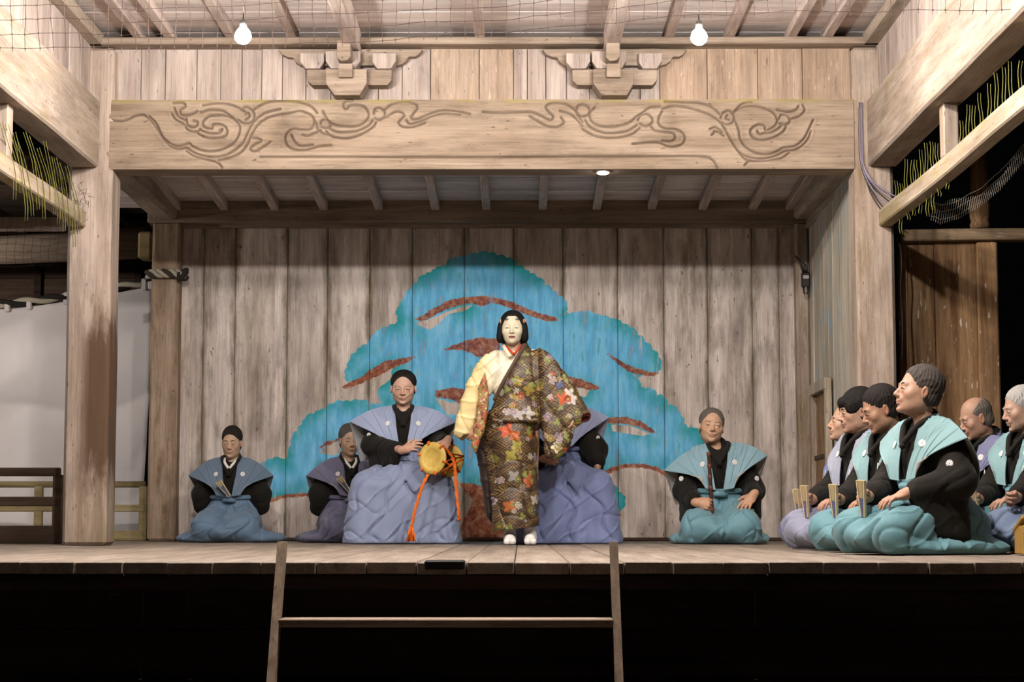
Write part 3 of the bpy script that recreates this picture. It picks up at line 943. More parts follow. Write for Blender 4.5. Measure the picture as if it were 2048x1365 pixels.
# ------------------------------------------------------------------ right flank of the rear stage
m, nt, b = new_mat('side board with faded paint')
col, h, vec = wood_nodes(nt, 2, 'cabfac', 'a39684', '8c7c60', stain_amt=0.5, moss=0.3, moss_col='8c8a62', spread=0.09)
geo = N(nt, 'ShaderNodeNewGeometry')
mp = N(nt, 'ShaderNodeMapping')
mp.inputs['Scale'].default_value = (8, 8, 1.5)
nt.links.new(geo.outputs['Position'], mp.inputs['Vector'])
g = ramp(nt, noise(nt, mp.outputs[0], 1.7, 3.0, 0.5), [(0.585, grey(0)), (0.62, grey(0.75))])
nt.links.new(mixc(nt, g, col, srgb('7fa3b4')), b.inputs['Base Color'])
b.inputs['Roughness'].default_value = 0.85
add_bump(nt, b, h, 0.5)
M['side_paint'] = m
flank = tag(empty('wall_flank', (0, 0, 0)), 'side wall of pale boards with faded blue paint between rear posts', 'wall', kind='structure')
xf = WX(1620, YB - 0.1) + 0.01
xs = WX(1712, YF + 0.3)
yy = YB - 0.12
k = 0
hatch_y0, hatch_y1 = 15.55, 14.85
while yy > YF + 0.26:
    w = (0.2, 0.26, 0.23, 0.18)[k % 4]
    y1 = yy
    y0 = max(yy - w, YF + 0.26)
    f0 = (YB - (y0 + y1) / 2) / (YB - YF)
    xx = xf + (xs - xf) * f0
    o = link('plank', box_mesh('plank', (0.03, y1 - y0 - 0.004, 2.75), M['side_paint'], 0.003), flank)
    o.location = (xx + 0.02 + random.uniform(0, 0.008), (y0 + y1) / 2, 1.375)
    o.rotation_euler = (0, 0, math.atan2(xs - xf, YB - YF))
    yy -= w
    k += 1
# small sliding hatch in the side wall, framed
hx0 = xf + (xs - xf) * (YB - 15.3) / (YB - YF) - 0.03
hat = tag(empty('door_1', (hx0, 15.2, 0)), 'low framed hatch door in the side wall behind the chorus', 'door', kind='structure')
ang = math.atan2(xs - xf, YB - YF)
hz = WZ(785, 15.2)
hat.rotation_euler = (0, 0, ang)
def hb(name, y0, y1, z0, z1, x0, x1, mt):
    o = link(name, box_mesh(name, (x1 - x0, y1 - y0, z1 - z0), mt, 0.005), hat)
    o.location = ((x0 + x1) / 2, (y0 + y1) / 2, (z0 + z1) / 2)
hb('panel', -0.33, 0.42, 0.03, hz * 0.56, 0.0, 0.02, M['brown'])
hb('panel', -0.33, 0.42, hz * 0.58, hz, 0.012, 0.02, M['brown'])
hb('jamb', -0.42, -0.33, 0.0, hz + 0.09, -0.03, 0.02, M['side'])
hb('jamb', 0.42, 0.52, 0.0, hz + 0.09, -0.03, 0.02, M['post_pale'])
hb('lintel', -0.42, 0.52, hz, hz + 0.09, -0.035, 0.02, M['side'])
hb('meeting_rail', -0.33, 0.42, hz * 0.555, hz * 0.585, -0.01, 0.015, M['rail_dark'])
tag(box('wall_cornice', (xf - 0.02, YF + 0.26, 2.66), (xs + 0.2, YB - 0.1, 2.8), M['beam_y'], None, 0.01), 'plate along the top of the pale side wall', 'beam', kind='structure')

# brown outer wall behind the chorus, to the right of the stage post
yo = 14.1
outer = tag(empty('wall_outer', (0, yo, 0)), 'brown weathered board wall behind the bald kneeling man', 'wall', kind='structure')
for a, b in zip([1803, 1822, 1877, 1962], [1822, 1877, 1962, 1964]):
    if b - a > 5:
        box('plank', (WX(a, yo) + 0.002, yo + random.uniform(0, 0.015), 0), (WX(b, yo) - 0.002, yo + 0.05, WZ(470, yo)), M['brown'], outer, 0.004)
tag(box('outer_post', (WX(1961, yo), yo - 0.03, 0), (WX(2003, yo), yo + 0.1, WZ(482, yo)), M['brown'], None, 0.012), 'brown square post at the end of the outer wall', 'post', kind='structure')
tag(box('outer_lintel', (WX(1806, yo - 0.03), yo - 0.09, WZ(482, yo - 0.05)), (WX(2090, yo), yo + 0.06, WZ(459, yo - 0.05)), M['brown_x'], None, 0.008, 0.006, 14), 'rough brown lintel on top of the outer wall', 'beam', kind='structure')
zq = WZ(458, yo)
stub = lathe('bottle_post', [(0.075, 0), (0.078, 0.03), (0.068, 0.05), (0.078, 0.09), (0.08, 0.18), (0.068, 0.25), (0.062, 0.28), (0.066, 0.3), (0.066, 0.6)], M['brown'], None, 14)
stub.location = (WX(1971, yo), yo, zq)
tag(stub, 'rounded post standing on the brown lintel', 'post', kind='structure')

# ------------------------------------------------------------------ bridge side: roof, beam, curtain, railings
roofl = tag(empty('roof_bridge'), 'dim boarded roof over the bridge beside the stage', 'roof', kind='structure')
for k in range(6):
    box('plank', (-8.5, 14.3 + k * 0.8, 2.95 + 0.05 * k), (-3.0, 15.08 + k * 0.8, 2.99 + 0.05 * k), M['rail_dark'], roofl, 0.003)
for k in range(6):
    box('rafter', (-8.0 + k * 0.9, 14.3, 2.84), (-7.93 + k * 0.9, 19.1, 2.92), M['rail_dark'], roofl, 0.004)
wbr = tag(empty('wall_bridge'), 'dim boards at the back of the bridge above the curtain', 'wall', kind='structure')
for k in range(7):
    box('plank', (-9.0, 18.9 + 0.01 * (k % 2), 1.2 + k * 0.28), (-2.6, 18.95, 1.475 + k * 0.28), M['rail_mid'], wbr, 0.003)
for k in range(5):
    box('batten', (-7.6 + k * 1.0, 18.84, 1.2), (-7.53 + k * 1.0, 18.9, 3.15), M['rail_dark'], wbr, 0.003)
lg = tube('log_beam', [(-8.5, 17.0, WZ(505, 17.0) + 0.03), (-6.0, 17.0, WZ(503, 17.0)), (-4.4, 17.0, WZ(500, 17.0)), (WX(292, 17), 17.0, WZ(484, 17.0))], [0.12, 0.125, 0.13, 0.15], M['beam_x'], None, 14)
tag(lg, 'round log beam above the white curtain', 'beam', kind='structure')
tag(box('beam_block', (WX(272, 16.4), 16.3, WZ(520, 16.4)), (WX(300, 16.4), 16.5, WZ(466, 16.4)), M['rail'], None, 0.02), 'square tenon block beside the rope-bound post', 'beam', kind='structure')
tag(box('eave_board', (-6.2, 14.9, WZ(461, 15)), (WX(118, 15), 15.05, WZ(437, 15)), M['pale'], None, 0.006), 'short lit eave board over the bridge', 'beam', kind='structure')

CYD = 17.6
m, nt, b = new_mat('white curtain cloth')
tc = N(nt, 'ShaderNodeTexCoord')
nn = noise(nt, tc.outputs['Object'], 1.6, 5.0)
nt.links.new(ramp(nt, nn, [(0.3, srgb('d6cdc9')), (0.7, srgb('e4dcd8'))]), b.inputs['Base Color'])
b.inputs['Roughness'].default_value = 0.85
mp = N(nt, 'ShaderNodeMapping')
mp.inputs['Scale'].default_value = (1.0, 1.0, 3.0)
mp.inputs['Rotation'].default_value = (0, 0.5, 0)
nt.links.new(tc.outputs['Object'], mp.inputs['Vector'])
add_bump(nt, b, noise(nt, mp.outputs[0], 1.6, 2.0, 0.4, 0.2), 0.35, 0.05)
M['curtain'] = m
def cloth_top(x):
    f = (x - WX(0, CYD)) / (WX(300, CYD) - WX(0, CYD))
    return WZ(618 - 46 * max(f, -0.6) ** 1.3 if f > 0 else 618, CYD)
nu, nv = 120, 70
V = np.zeros((nu, nv, 3))
xr = WX(299, CYD)
for i_ in range(nu):
    x = -8.6 + (xr + 8.6) * i_ / (nu - 1)
    zt_ = cloth_top(x)
    for j_ in range(nv):
        t = j_ / (nv - 1)
        z = 0.02 + (zt_ - 0.02) * t
        xx = x - 0.07 * (1 - t) ** 2 * max(0.0, min(1.0, (x + 4.6) / (xr + 4.6)))
        f1 = 0.02 * math.sin(x * 9 + 2 * math.sin(t * 5)) * (0.3 + 0.7 * (1 - t))
        f2 = 0.05 * (1 - abs(math.sin((x * 0.5 - z * 1.3) * 2.6 + 0.8 * math.sin(x * 2.3)))) ** 3 * math.sin(t * math.pi) + 0.03 * (1 - abs(math.sin((x * 1.4 - z * 0.7) * 3.1))) ** 4 * (1 - t)
        V[i_, j_] = (xx, CYD + f1 + f2, z)
idx = np.arange(nu * nv).reshape(nu, nv)
Fq = np.stack([idx[:-1, :-1], idx[1:, :-1], idx[1:, 1:], idx[:-1, 1:]], -1).reshape(-1, 4)
curt = empty('curtain', (-5.5, CYD, 0))
tag(curt, 'white cloth curtain hung behind the railing', 'curtain')
o = link('cloth_sheet', mesh_np('cloth_sheet', V.reshape(-1, 3), Fq, M['curtain'], True), curt)
o.location = -curt.location
sm = o.modifiers.new('thick', 'SOLIDIFY')
sm.thickness = 0.004
M['rope_dark'] = plain('dark rope', '2b2724', 0.9)
M['rope_pale'] = plain('pale rope', 'bfb49f', 0.9)
for ph, mt, nm in ((0, M['rope_pale'], 'rope_strand'), (math.pi, M['rope_dark'], 'rope_strand')):
    path = []
    for k in range(240):
        x = -8.6 + (xr + 8.6) * k / 239
        a = ph + x * 14
        path.append((x, CYD + 0.02 * math.cos(a), cloth_top(x) + 0.05 + 0.02 * math.sin(a)))
    o = tube(nm, path, 0.026, mt, curt, 6)
    o.location = -curt.location
for px in (8, 52, 126, 283, 296):
    xx = WX(px, CYD)
    o = box('loop_tab', (xx - 0.025, CYD - 0.03, cloth_top(xx) - 0.03), (xx + 0.025, CYD + 0.03, cloth_top(xx) + 0.085), M['curtain'], curt, 0.01)

def railing(yd, x0, x1, rails, posts, mat, label, round_top):
    r = tag(empty('railing', ((x0 + x1) / 2, yd, 0)), label, 'railing', kind='structure')
    for k, (ya, yb) in enumerate(rails):
        z0, z1 = WZ(yb, yd), WZ(ya, yd)
        if k == 0 and round_top:
            o = tube('top_rail', [(x0, yd, (z0 + z1) / 2), ((x0 + x1) / 2, yd, (z0 + z1) / 2), (x1, yd, (z0 + z1) / 2)], (z1 - z0) / 2, mat, r, 12)
            o.location = -r.location
        else:
            box('rail_bar', (x0, yd - 0.03, max(z0, 0.0)), (x1, yd + 0.03, z1), mat, r, 0.006)
    for px in posts:
        xx = WX(px, yd)
        box('baluster', (xx - 0.035, yd - 0.028, 0), (xx + 0.035, yd + 0.028, WZ(rails[0][1], yd) + 0.01), mat, r, 0.006)
railing(16.5, -8.5, WX(293, 16.5), [(963, 976), (1010, 1024), (1062, 1082)], (80, 210, 289), M['rail'], 'mossy wooden railing before the white curtain', True)
railing(14.2, -8.5, WX(122, 14.2), [(936, 953), (994, 1013), (1052, 1088)], (-60, 118), M['rail_dark'], 'dark timber railing beside the broad stage post', False)

# braided rope round the rear corner post
rp = tag(empty('braided_rope', (WX(326, YB - 0.2), YB - 0.2, WZ(548, YB - 0.2))), 'thick braided rope tied round the rear corner post', 'rope')
for ph in range(3):
    path = []
    for k in range(40):
        t = k / 39
        px = 292 + 80 * t
        p = W(px, 549 - 2 * math.sin(t * 3), YB - 0.19)
        a = ph * 2.094 + t * 13
        path.append((p.x, p.y + 0.018 * math.cos(a * 1.0), p.z + 0.024 * math.sin(a)))
    o = tube('rope_strand', path, 0.018, plain('grey rope', 'a39a88' if ph != 1 else '3a342d', 0.95), rp, 7)
    o.location = -rp.location
kn = []
for k in range(50):
    a = k / 49 * 4 * math.pi
    p = W(366 + 8 * math.cos(a), 549 + 10 * math.sin(a * 0.75 + 0.5), YB - 0.2)
    kn.append((p.x, p.y + 0.02 * math.sin(a * 1.5), p.z))
o = tube('knot', kn, 0.017, M['rope_dark'], rp, 7)
o.location = -rp.location

# ------------------------------------------------------------------ lamps
M['bulb'] = emit('lit bulb', (1.0, 0.945, 0.905, 1), BULB_POWER)
M['bulb_front'] = emit('lit front bulb', (1.0, 0.945, 0.905, 1), FRONT_POWER)
M['socket'] = plain('lamp socket', '2a2826', 0.5)
def bulb(p, label, ztop, mat='bulb'):
    r = tag(empty('hanging_bulb', p), label, 'lamp', 'bare bulbs over the stage')
    bm = bmesh.new()
    bmesh.ops.create_icosphere(bm, subdivisions=2, radius=0.052)
    for v in bm.verts:
        if v.co.z > 0:
            v.co.x *= 1 - 0.25 * v.co.z / 0.06
            v.co.y *= 1 - 0.25 * v.co.z / 0.06
            v.co.z *= 1.15
    me = bpy.data.meshes.new('bulb_glass')
    bm.to_mesh(me)
    bm.free()
    for q in me.polygons:
        q.use_smooth = True
    me.materials.append(M[mat])
    link('bulb_glass', me, r)
    s = lathe('lamp_socket', [(0.018, 0.052), (0.021, 0.056), (0.021, 0.085), (0.012, 0.1)], M['socket'], r, 12)
    tube('flex', [(0, 0, 0.095), (0.002, 0, 0.3), (0, 0, ztop - p[2])], 0.004, M['socket'], r, 5)
pb1, pb2 = W(486, 72, 11.15), W(1398, 74, 11.15)
bulb(pb1, 'glowing bare bulb hanging before the boards nearer the white curtain', CEZ)
bulb(pb2, 'glowing bare bulb hanging before the boards on the chorus side', CEZ)
bulb(Vector((-1.35, 8.3, 3.24)), 'bare bulb nearer the audience on the curtain side', CEZ, 'bulb_front')
bulb(Vector((1.32, 8.3, 3.24)), 'bare bulb nearer the audience on the chorus side', CEZ, 'bulb_front')
M['bulb_bridge'] = emit('lit bridge bulb', (1.0, 0.945, 0.905, 1), BRIDGE_POWER)
bulb(Vector((-5.7, 15.2, 2.35)), 'bare bulb hanging under the bridge roof', 2.84, 'bulb_bridge')
pd = W(1206, 347.5, 13.44)
dl = tag(empty('downlight', pd), 'small round lit downlight under the carved beam', 'lamp')
lathe('lamp_body', [(0.046, 0.004), (0.05, 0.008), (0.05, max(0.012, BZ0 + 0.004 - pd.z)), (0.02, max(0.013, BZ0 + 0.005 - pd.z))], plain('white lamp body', 'd8d5d0', 0.4), dl, 16)
lathe('lamp_lens', [(0.043, 0.010), (0.043, 0.003), (0.03, -0.004), (0.001, -0.006)], emit('lit lens', (1.0, 0.9, 0.78, 1), DOWNLIGHT_POWER), dl, 16)
# ------------------------------------------------------------------ sculpting by distance fields
class Field:
    """A small voxel grid holding a signed distance; shapes are blended in, then meshed."""
    def __init__(self, lo, hi, h):
        self.lo = np.array(lo, np.float32)
        self.h = h
        n = np.ceil((np.array(hi) - np.array(lo)) / h).astype(int) + 1
        self.n = n
        self.ax = [self.lo[i] + h * np.arange(n[i], dtype=np.float32) for i in range(3)]
        self.d = np.full(n, 0.2, np.float32)

    def reg(self, lo, hi, pad):
        sl = []
        for i in range(3):
            a = int(np.floor((lo[i] - pad - self.lo[i]) / self.h))
            b = int(np.ceil((hi[i] + pad - self.lo[i]) / self.h)) + 1
            a, b = max(a, 0), min(b, self.n[i])
            if b - a < 2:
                return None
            sl.append(slice(a, b))
        return tuple(sl)

    def pts(self, sl):
        return (self.ax[0][sl[0]][:, None, None], self.ax[1][sl[1]][None, :, None], self.ax[2][sl[2]][None, None, :])

    def comb(self, sl, d, k, op):
        o = self.d[sl]
        if op == 'add':
            if k > 0:
                h = np.clip(0.5 + 0.5 * (d - o) / k, 0, 1)
                self.d[sl] = d + (o - d) * h - k * h * (1 - h)
            else:
                self.d[sl] = np.minimum(o, d)
        elif op == 'sub':
            if k > 0:
                h = np.clip(0.5 - 0.5 * (o + d) / k, 0, 1)
                self.d[sl] = o + (-d - o) * h + k * h * (1 - h)
            else:
                self.d[sl] = np.maximum(o, -d)

    def cap(self, a, b, ra, rb=None, k=0.02, op='add', T=None):
        rb = ra if rb is None else rb
        a, b = np.array(a, float), np.array(b, float)
        if T is not None:
            a, b, s = T[0] @ a + T[1], T[0] @ b + T[1], T[2]
            ra, rb, k = ra * s, rb * s, k * s
        r = max(ra, rb)
        sl = self.reg(np.minimum(a, b) - r, np.maximum(a, b) + r, k + 3 * self.h)
        if sl is None:
            return
        X, Y, Z = self.pts(sl)
        e = b - a
        L = float(e @ e) + 1e-9
        t = np.clip(((X - a[0]) * e[0] + (Y - a[1]) * e[1] + (Z - a[2]) * e[2]) / L, 0, 1)
        d = np.sqrt((X - a[0] - t * e[0]) ** 2 + (Y - a[1] - t * e[1]) ** 2 + (Z - a[2] - t * e[2]) ** 2) - (ra + (rb - ra) * t)
        self.comb(sl, d.astype(np.float32), k, op)

    def ell(self, c, r, k=0.02, op='add', R=None, T=None):
        c, r = np.array(c, float), np.array(r, float)
        Rm = np.eye(3) if R is None else np.array(R)
        if T is not None:
            Ru = T[0] / T[2]
            c, Rm, r, k = T[0] @ c + T[1], Ru @ Rm, r * T[2], k * T[2]
        ext = np.abs(Rm) @ r
        sl = self.reg(c - ext, c + ext, k + 3 * self.h)
        if sl is None:
            return
        X, Y, Z = self.pts(sl)
        X, Y, Z = X - c[0], Y - c[1], Z - c[2]
        q = [(X * Rm[0, i] + Y * Rm[1, i] + Z * Rm[2, i]) / r[i] for i in range(3)]
        k0 = np.sqrt(q[0] ** 2 + q[1] ** 2 + q[2] ** 2)
        k1 = np.sqrt((q[0] / r[0]) ** 2 + (q[1] / r[1]) ** 2 + (q[2] / r[2]) ** 2) + 1e-9
        d = k0 * (k0 - 1) / k1
        self.comb(sl, d.astype(np.float32), k, op)

    def box(self, c, half, rnd=0.01, k=0.02, op='add', R=None):
        c, hf = np.array(c, float), np.array(half, float)
        Rm = np.eye(3) if R is None else np.array(R)
        ext = np.abs(Rm) @ hf
        sl = self.reg(c - ext, c + ext, k + 3 * self.h)
        if sl is None:
            return
        X, Y, Z = self.pts(sl)
        X, Y, Z = X - c[0], Y - c[1], Z - c[2]
        q = [np.abs(X * Rm[0, i] + Y * Rm[1, i] + Z * Rm[2, i]) - (hf[i] - rnd) for i in range(3)]
        out = np.sqrt(np.maximum(q[0], 0) ** 2 + np.maximum(q[1], 0) ** 2 + np.maximum(q[2], 0) ** 2)
        d = out + np.minimum(np.maximum(q[0], np.maximum(q[1], q[2])), 0) - rnd
        self.comb(sl, d.astype(np.float32), k, op)

    def poly(self, pts, y0, y1, rnd=0.02, k=0.03, op='add'):
        """Outline in (x, z) extruded between y0 and y1, rounded."""
        P = np.array(pts, float)
        lo = np.array((P[:, 0].min(), y0, P[:, 1].min()))
        hi = np.array((P[:, 0].max(), y1, P[:, 1].max()))
        sl = self.reg(lo, hi, k + rnd + 3 * self.h)
        X, Y, Z = self.pts(sl)
        d2 = poly_sd(np.broadcast_to(X[:, 0, :], (X.shape[0], Z.shape[2])), np.broadcast_to(Z[0, :, :], (X.shape[0], Z.shape[2])), pts) + rnd
        dy = np.abs(Y - (y0 + y1) / 2) - (y1 - y0) / 2 + rnd
        a = d2[:, None, :] + 0 * dy
        b = dy + 0 * a
        d = np.sqrt(np.maximum(a, 0) ** 2 + np.maximum(b, 0) ** 2) + np.minimum(np.maximum(a, b), 0) - rnd
        self.comb(sl, d.astype(np.float32), k, op)

    def cut(self, p, n):
        """Keep only the side the normal points away from."""
        n = np.array(n, float)
        n /= np.linalg.norm(n)
        X, Y, Z = self.pts((slice(None),) * 3)
        d = ((X - p[0]) * n[0] + (Y - p[1]) * n[1] + (Z - p[2]) * n[2]).astype(np.float32)
        self.d = np.maximum(self.d, d)

    def front(self):
        """First surface met from -y, as a map over (x, z)."""
        ins = self.d < 0
        has = ins.any(1)
        y = self.ax[1][ins.argmax(1)]
        return np.where(has, y, 9.0)

    def mesh(self):
        d = self.d
        d[0], d[-1], d[:, 0], d[:, -1], d[:, :, 0], d[:, :, -1] = (np.maximum(v, 0.01) for v in (d[0], d[-1], d[:, 0], d[:, -1], d[:, :, 0], d[:, :, -1]))
        s = d < 0
        cnt = np.zeros(tuple(self.n - 1), np.int8)
        offs = [(i, j, k) for i in (0, 1) for j in (0, 1) for k in (0, 1)]
        nx, ny, nz = self.n
        for i, j, k in offs:
            cnt += s[i:nx - 1 + i, j:ny - 1 + j, k:nz - 1 + k]
        act = (cnt > 0) & (cnt < 8)
        C = np.argwhere(act)
        idm = np.full(act.shape, -1, np.int32)
        idm[act] = np.arange(len(C))
        acc = np.zeros((len(C), 3))
        num = np.zeros(len(C))
        vals = {o: d[C[:, 0] + o[0], C[:, 1] + o[1], C[:, 2] + o[2]] for o in offs}
        for o in offs:
            for a in range(3):
                if o[a] == 0:
                    q = list(o)
                    q[a] = 1
                    va, vb = vals[o], vals[tuple(q)]
                    cr = (va < 0) != (vb < 0)
                    t = np.where(cr, va / np.where(cr, va - vb, 1), 0)
                    p = np.tile(np.array(o, float), (len(C), 1))
                    p[:, a] = t
                    acc[cr] += p[cr]
                    num[cr] += 1
        V = self.lo + self.h * (C + acc / num[:, None])
        Fs = []
        for a in range(3):
            u, v = (a + 1) % 3, (a + 2) % 3
            A = [slice(None)] * 3
            B = [slice(None)] * 3
            A[a], B[a] = slice(0, -1), slice(1, None)
            cr = s[tuple(A)] != s[tuple(B)]
            P = np.argwhere(cr)
            P = P[(P[:, u] > 0) & (P[:, v] > 0) & (P[:, u] < self.n[u] - 1) & (P[:, v] < self.n[v] - 1)]
            flip = s[tuple(P.T)]
            q = []
            for du, dv in ((0, 0), (1, 0), (1, 1), (0, 1)):
                c = P.copy()
                c[:, u] -= du
                c[:, v] -= dv
                q.append(idm[tuple(c.T)])
            q = np.stack(q, 1)
            q[~flip] = q[~flip][:, ::-1]
            Fs.append(q)
        return V, np.concatenate(Fs)


def normals(V, Fq):
    n = np.cross(V[Fq[:, 2]] - V[Fq[:, 0]], V[Fq[:, 3]] - V[Fq[:, 1]])
    out = np.zeros_like(V)
    for i in range(4):
        np.add.at(out, Fq[:, i], n)
    return out / (np.linalg.norm(out, axis=1, keepdims=True) + 1e-12)


def relax(V, Fq, it=1, f=0.5):
    for _ in range(it):
        acc = np.zeros_like(V)
        cnt = np.zeros(len(V))
        for i in range(4):
            a, b = Fq[:, i], Fq[:, (i + 1) % 4]
            np.add.at(acc, a, V[b])
            np.add.at(cnt, a, 1)
        V = V + f * (acc / np.maximum(cnt, 1)[:, None] - V)
    return V


def sculpt(name, fld, mat, parent, fold=None, colors=None, smooth_it=1):
    V, Fq = fld.mesh()
    if smooth_it:
        V = relax(V, Fq, smooth_it)
    if fold is not None:
        V = V + normals(V, Fq) * fold(V)[:, None]
    me = mesh_np(name, V, Fq, mat, True)
    if colors is not None:
        set_attr(me, 'Col', colors(V), 'FLOAT_COLOR')
    return link(name, me, parent), V


def rot(ax, deg):
    return np.array(Matrix.Rotation(math.radians(deg), 3, ax))


def frame_to(x, z):
    """Rotation whose local x and z follow the given directions."""
    x = np.array(x, float)
    x /= np.linalg.norm(x)
    z = np.array(z, float)
    z = z - x * (x @ z)
    z /= np.linalg.norm(z)
    return np.stack([x, np.cross(z, x), z], 1)
# ------------------------------------------------------------------ people
M['skin'] = attr_mat('skin', rough=0.48, spec=0.35, sss=0.03)
M['ink'] = plain('dark eye line', '1d1512', 0.4)
HAIRS = {}
def hair_mat(c):
    if c not in HAIRS:
        m, nt, b = new_mat('hair ' + c)
        tc = N(nt, 'ShaderNodeTexCoord')
        mp = N(nt, 'ShaderNodeMapping')
        mp.inputs['Scale'].default_value = (150, 70, 40)
        nt.links.new(tc.outputs['Object'], mp.inputs['Vector'])
        n1 = noise(nt, mp.outputs[0], 2.0, 3.0)
        k = srgb(c)
        nt.links.new(mixc(nt, n1, tuple(v * 0.4 for v in k[:3]) + (1,), tuple(min(1, v * 1.1) for v in k[:3]) + (1,)), b.inputs['Base Color'])
        b.inputs['Roughness'].default_value = 0.68
        b.inputs['Specular IOR Level'].default_value = 0.2
        add_bump(nt, b, n1, 0.9, 0.006)
        HAIRS[c] = m
    return HAIRS[c]
M['black'] = cloth('black kimono cloth', '17140f', 0.8, 0.25, 0.2, 0.05, 0.15)
M['white_collar'] = cloth('white under collar', 'd8d2ca', 0.8)
M['crest'] = cloth('white crest', 'd9d6d2', 0.8, 0.05)
CLOTHS = {}
def col_cloth(c, rough=0.62):
    if c not in CLOTHS:
        CLOTHS[c] = cloth('dyed cloth ' + c, c, rough, 0.10, 0.25, 0.15)
    return CLOTHS[c]


def head_prims(F, T, face=1.0, ears=True, nose=1.0, thin=1.0):
    E = lambda c, r, k=0.02, op='add', R=None: F.ell((c[0] * thin, c[1], c[2]), (r[0] * thin, r[1], r[2]), k, op, R, T)
    E((0, 0.018, 0.042), (0.077, 0.094, 0.084), 0.01)
    E((0, -0.018, -0.028), (0.066, 0.072, 0.086), 0.035)
    E((0, -0.038, -0.082), (0.040, 0.044, 0.034), 0.03)
    E((0, -0.078, -0.102), (0.018, 0.016, 0.014), 0.02)
    for s in (-1, 1):
        E((s * 0.042, -0.052, -0.022), (0.025, 0.025, 0.024), 0.025)
        E((s * 0.046, -0.006, -0.060), (0.018, 0.035, 0.03), 0.025)
    F.cap((-0.036 * thin, -0.077, 0.020), (0.036 * thin, -0.077, 0.020), 0.012, 0.012, 0.018, T=T)
    for s in (-1, 1):
        E((s * 0.032, -0.103, 0.001), (0.018, 0.016, 0.011), 0.014, 'sub')
        E((s * 0.032, -0.0795, -0.001), (0.0155, 0.0125, 0.0095), 0.006)
        E((s * 0.031, -0.083, -0.014), (0.013, 0.008, 0.005), 0.008)
    F.cap((0, -0.084, 0.010), (0, -0.104 - 0.004 * nose, -0.030), 0.0075, 0.0115, 0.010, T=T)
    for s in (-1, 1):
        E((s * 0.0125, -0.096, -0.035), (0.009, 0.011, 0.008), 0.007)
        E((s * 0.022, -0.083, -0.052), (0.010, 0.010, 0.012), 0.012)
    E((0, -0.091, -0.0605), (0.023, 0.010, 0.0065), 0.006)
    E((0, -0.089, -0.0735), (0.019, 0.010, 0.0075), 0.006)
    for s in (-1, 1):
        F.cap((0, -0.101, -0.0662), (s * 0.022, -0.097, -0.0705), 0.0028, 0.0026, 0.004, 'sub', T=T)
    E((0, -0.092, -0.086), (0.014, 0.008, 0.005), 0.010, 'sub')
    if ears:
        for s in (-1, 1):
            R = rot('Z', s * 18) @ rot('X', -12)
            E((s * 0.0785, 0.012, -0.008), (0.0085, 0.019, 0.033), 0.006, 'add', R)
            E((s * 0.086, 0.008, -0.006), (0.006, 0.010, 0.019), 0.005, 'sub', R)


def hand_prims(F, w, xd, zd, side, curl=(25, 35, 25), spread=4, thumb=(0.55, 0.75, -0.25), s=1.0, thumb2=None):
    """w wrist, xd finger direction, zd back of the hand, side +1 when the thumb is on local +y."""
    R = frame_to(xd, zd)
    T = (R * s, np.array(w, float), s)
    F.ell((0.05, 0, -0.004), (0.052, 0.040, 0.017), 0.012, T=T)
    F.cap((-0.02, 0, 0), (0.03, 0, 0), 0.027, 0.026, 0.015, T=T)
    for i, (yy, ln) in enumerate(((0.031, 0.070), (0.010, 0.079), (-0.011, 0.073), (-0.031, 0.058))):
        p = np.array((0.088 - (0.008 if i == 3 else 0), side * yy, 0.0))
        sp = math.radians(spread * (1.5 - i) * side)
        a = 0.0
        for j, f in enumerate((0.44, 0.31, 0.25)):
            a += math.radians(curl[j] + 3 * i)
            d = np.array((math.cos(a) * math.cos(sp), math.cos(a) * math.sin(sp), -math.sin(a)))
            q = p + d * ln * f
            r0 = 0.0098 - 0.0009 * j - (0.001 if i == 3 else 0)
            F.cap(p, q, r0, r0 - 0.0008, 0.004, T=T)
            p = q
    th = np.array((thumb[0], thumb[1] * side, thumb[2]))
    th /= np.linalg.norm(th)
    p = np.array((0.018, side * 0.026, -0.006))
    q = p + th * 0.045
    F.cap(p, q, 0.0145, 0.0115, 0.010, T=T)
    t2 = th if thumb2 is None else np.array((thumb2[0], thumb2[1] * side, thumb2[2])) / np.linalg.norm(thumb2)
    t2 = t2 + np.array((0.35, -0.25 * side, -0.1))
    t2 /= np.linalg.norm(t2)
    F.cap(q, q + t2 * 0.034, 0.0105, 0.0085, 0.005, T=T)


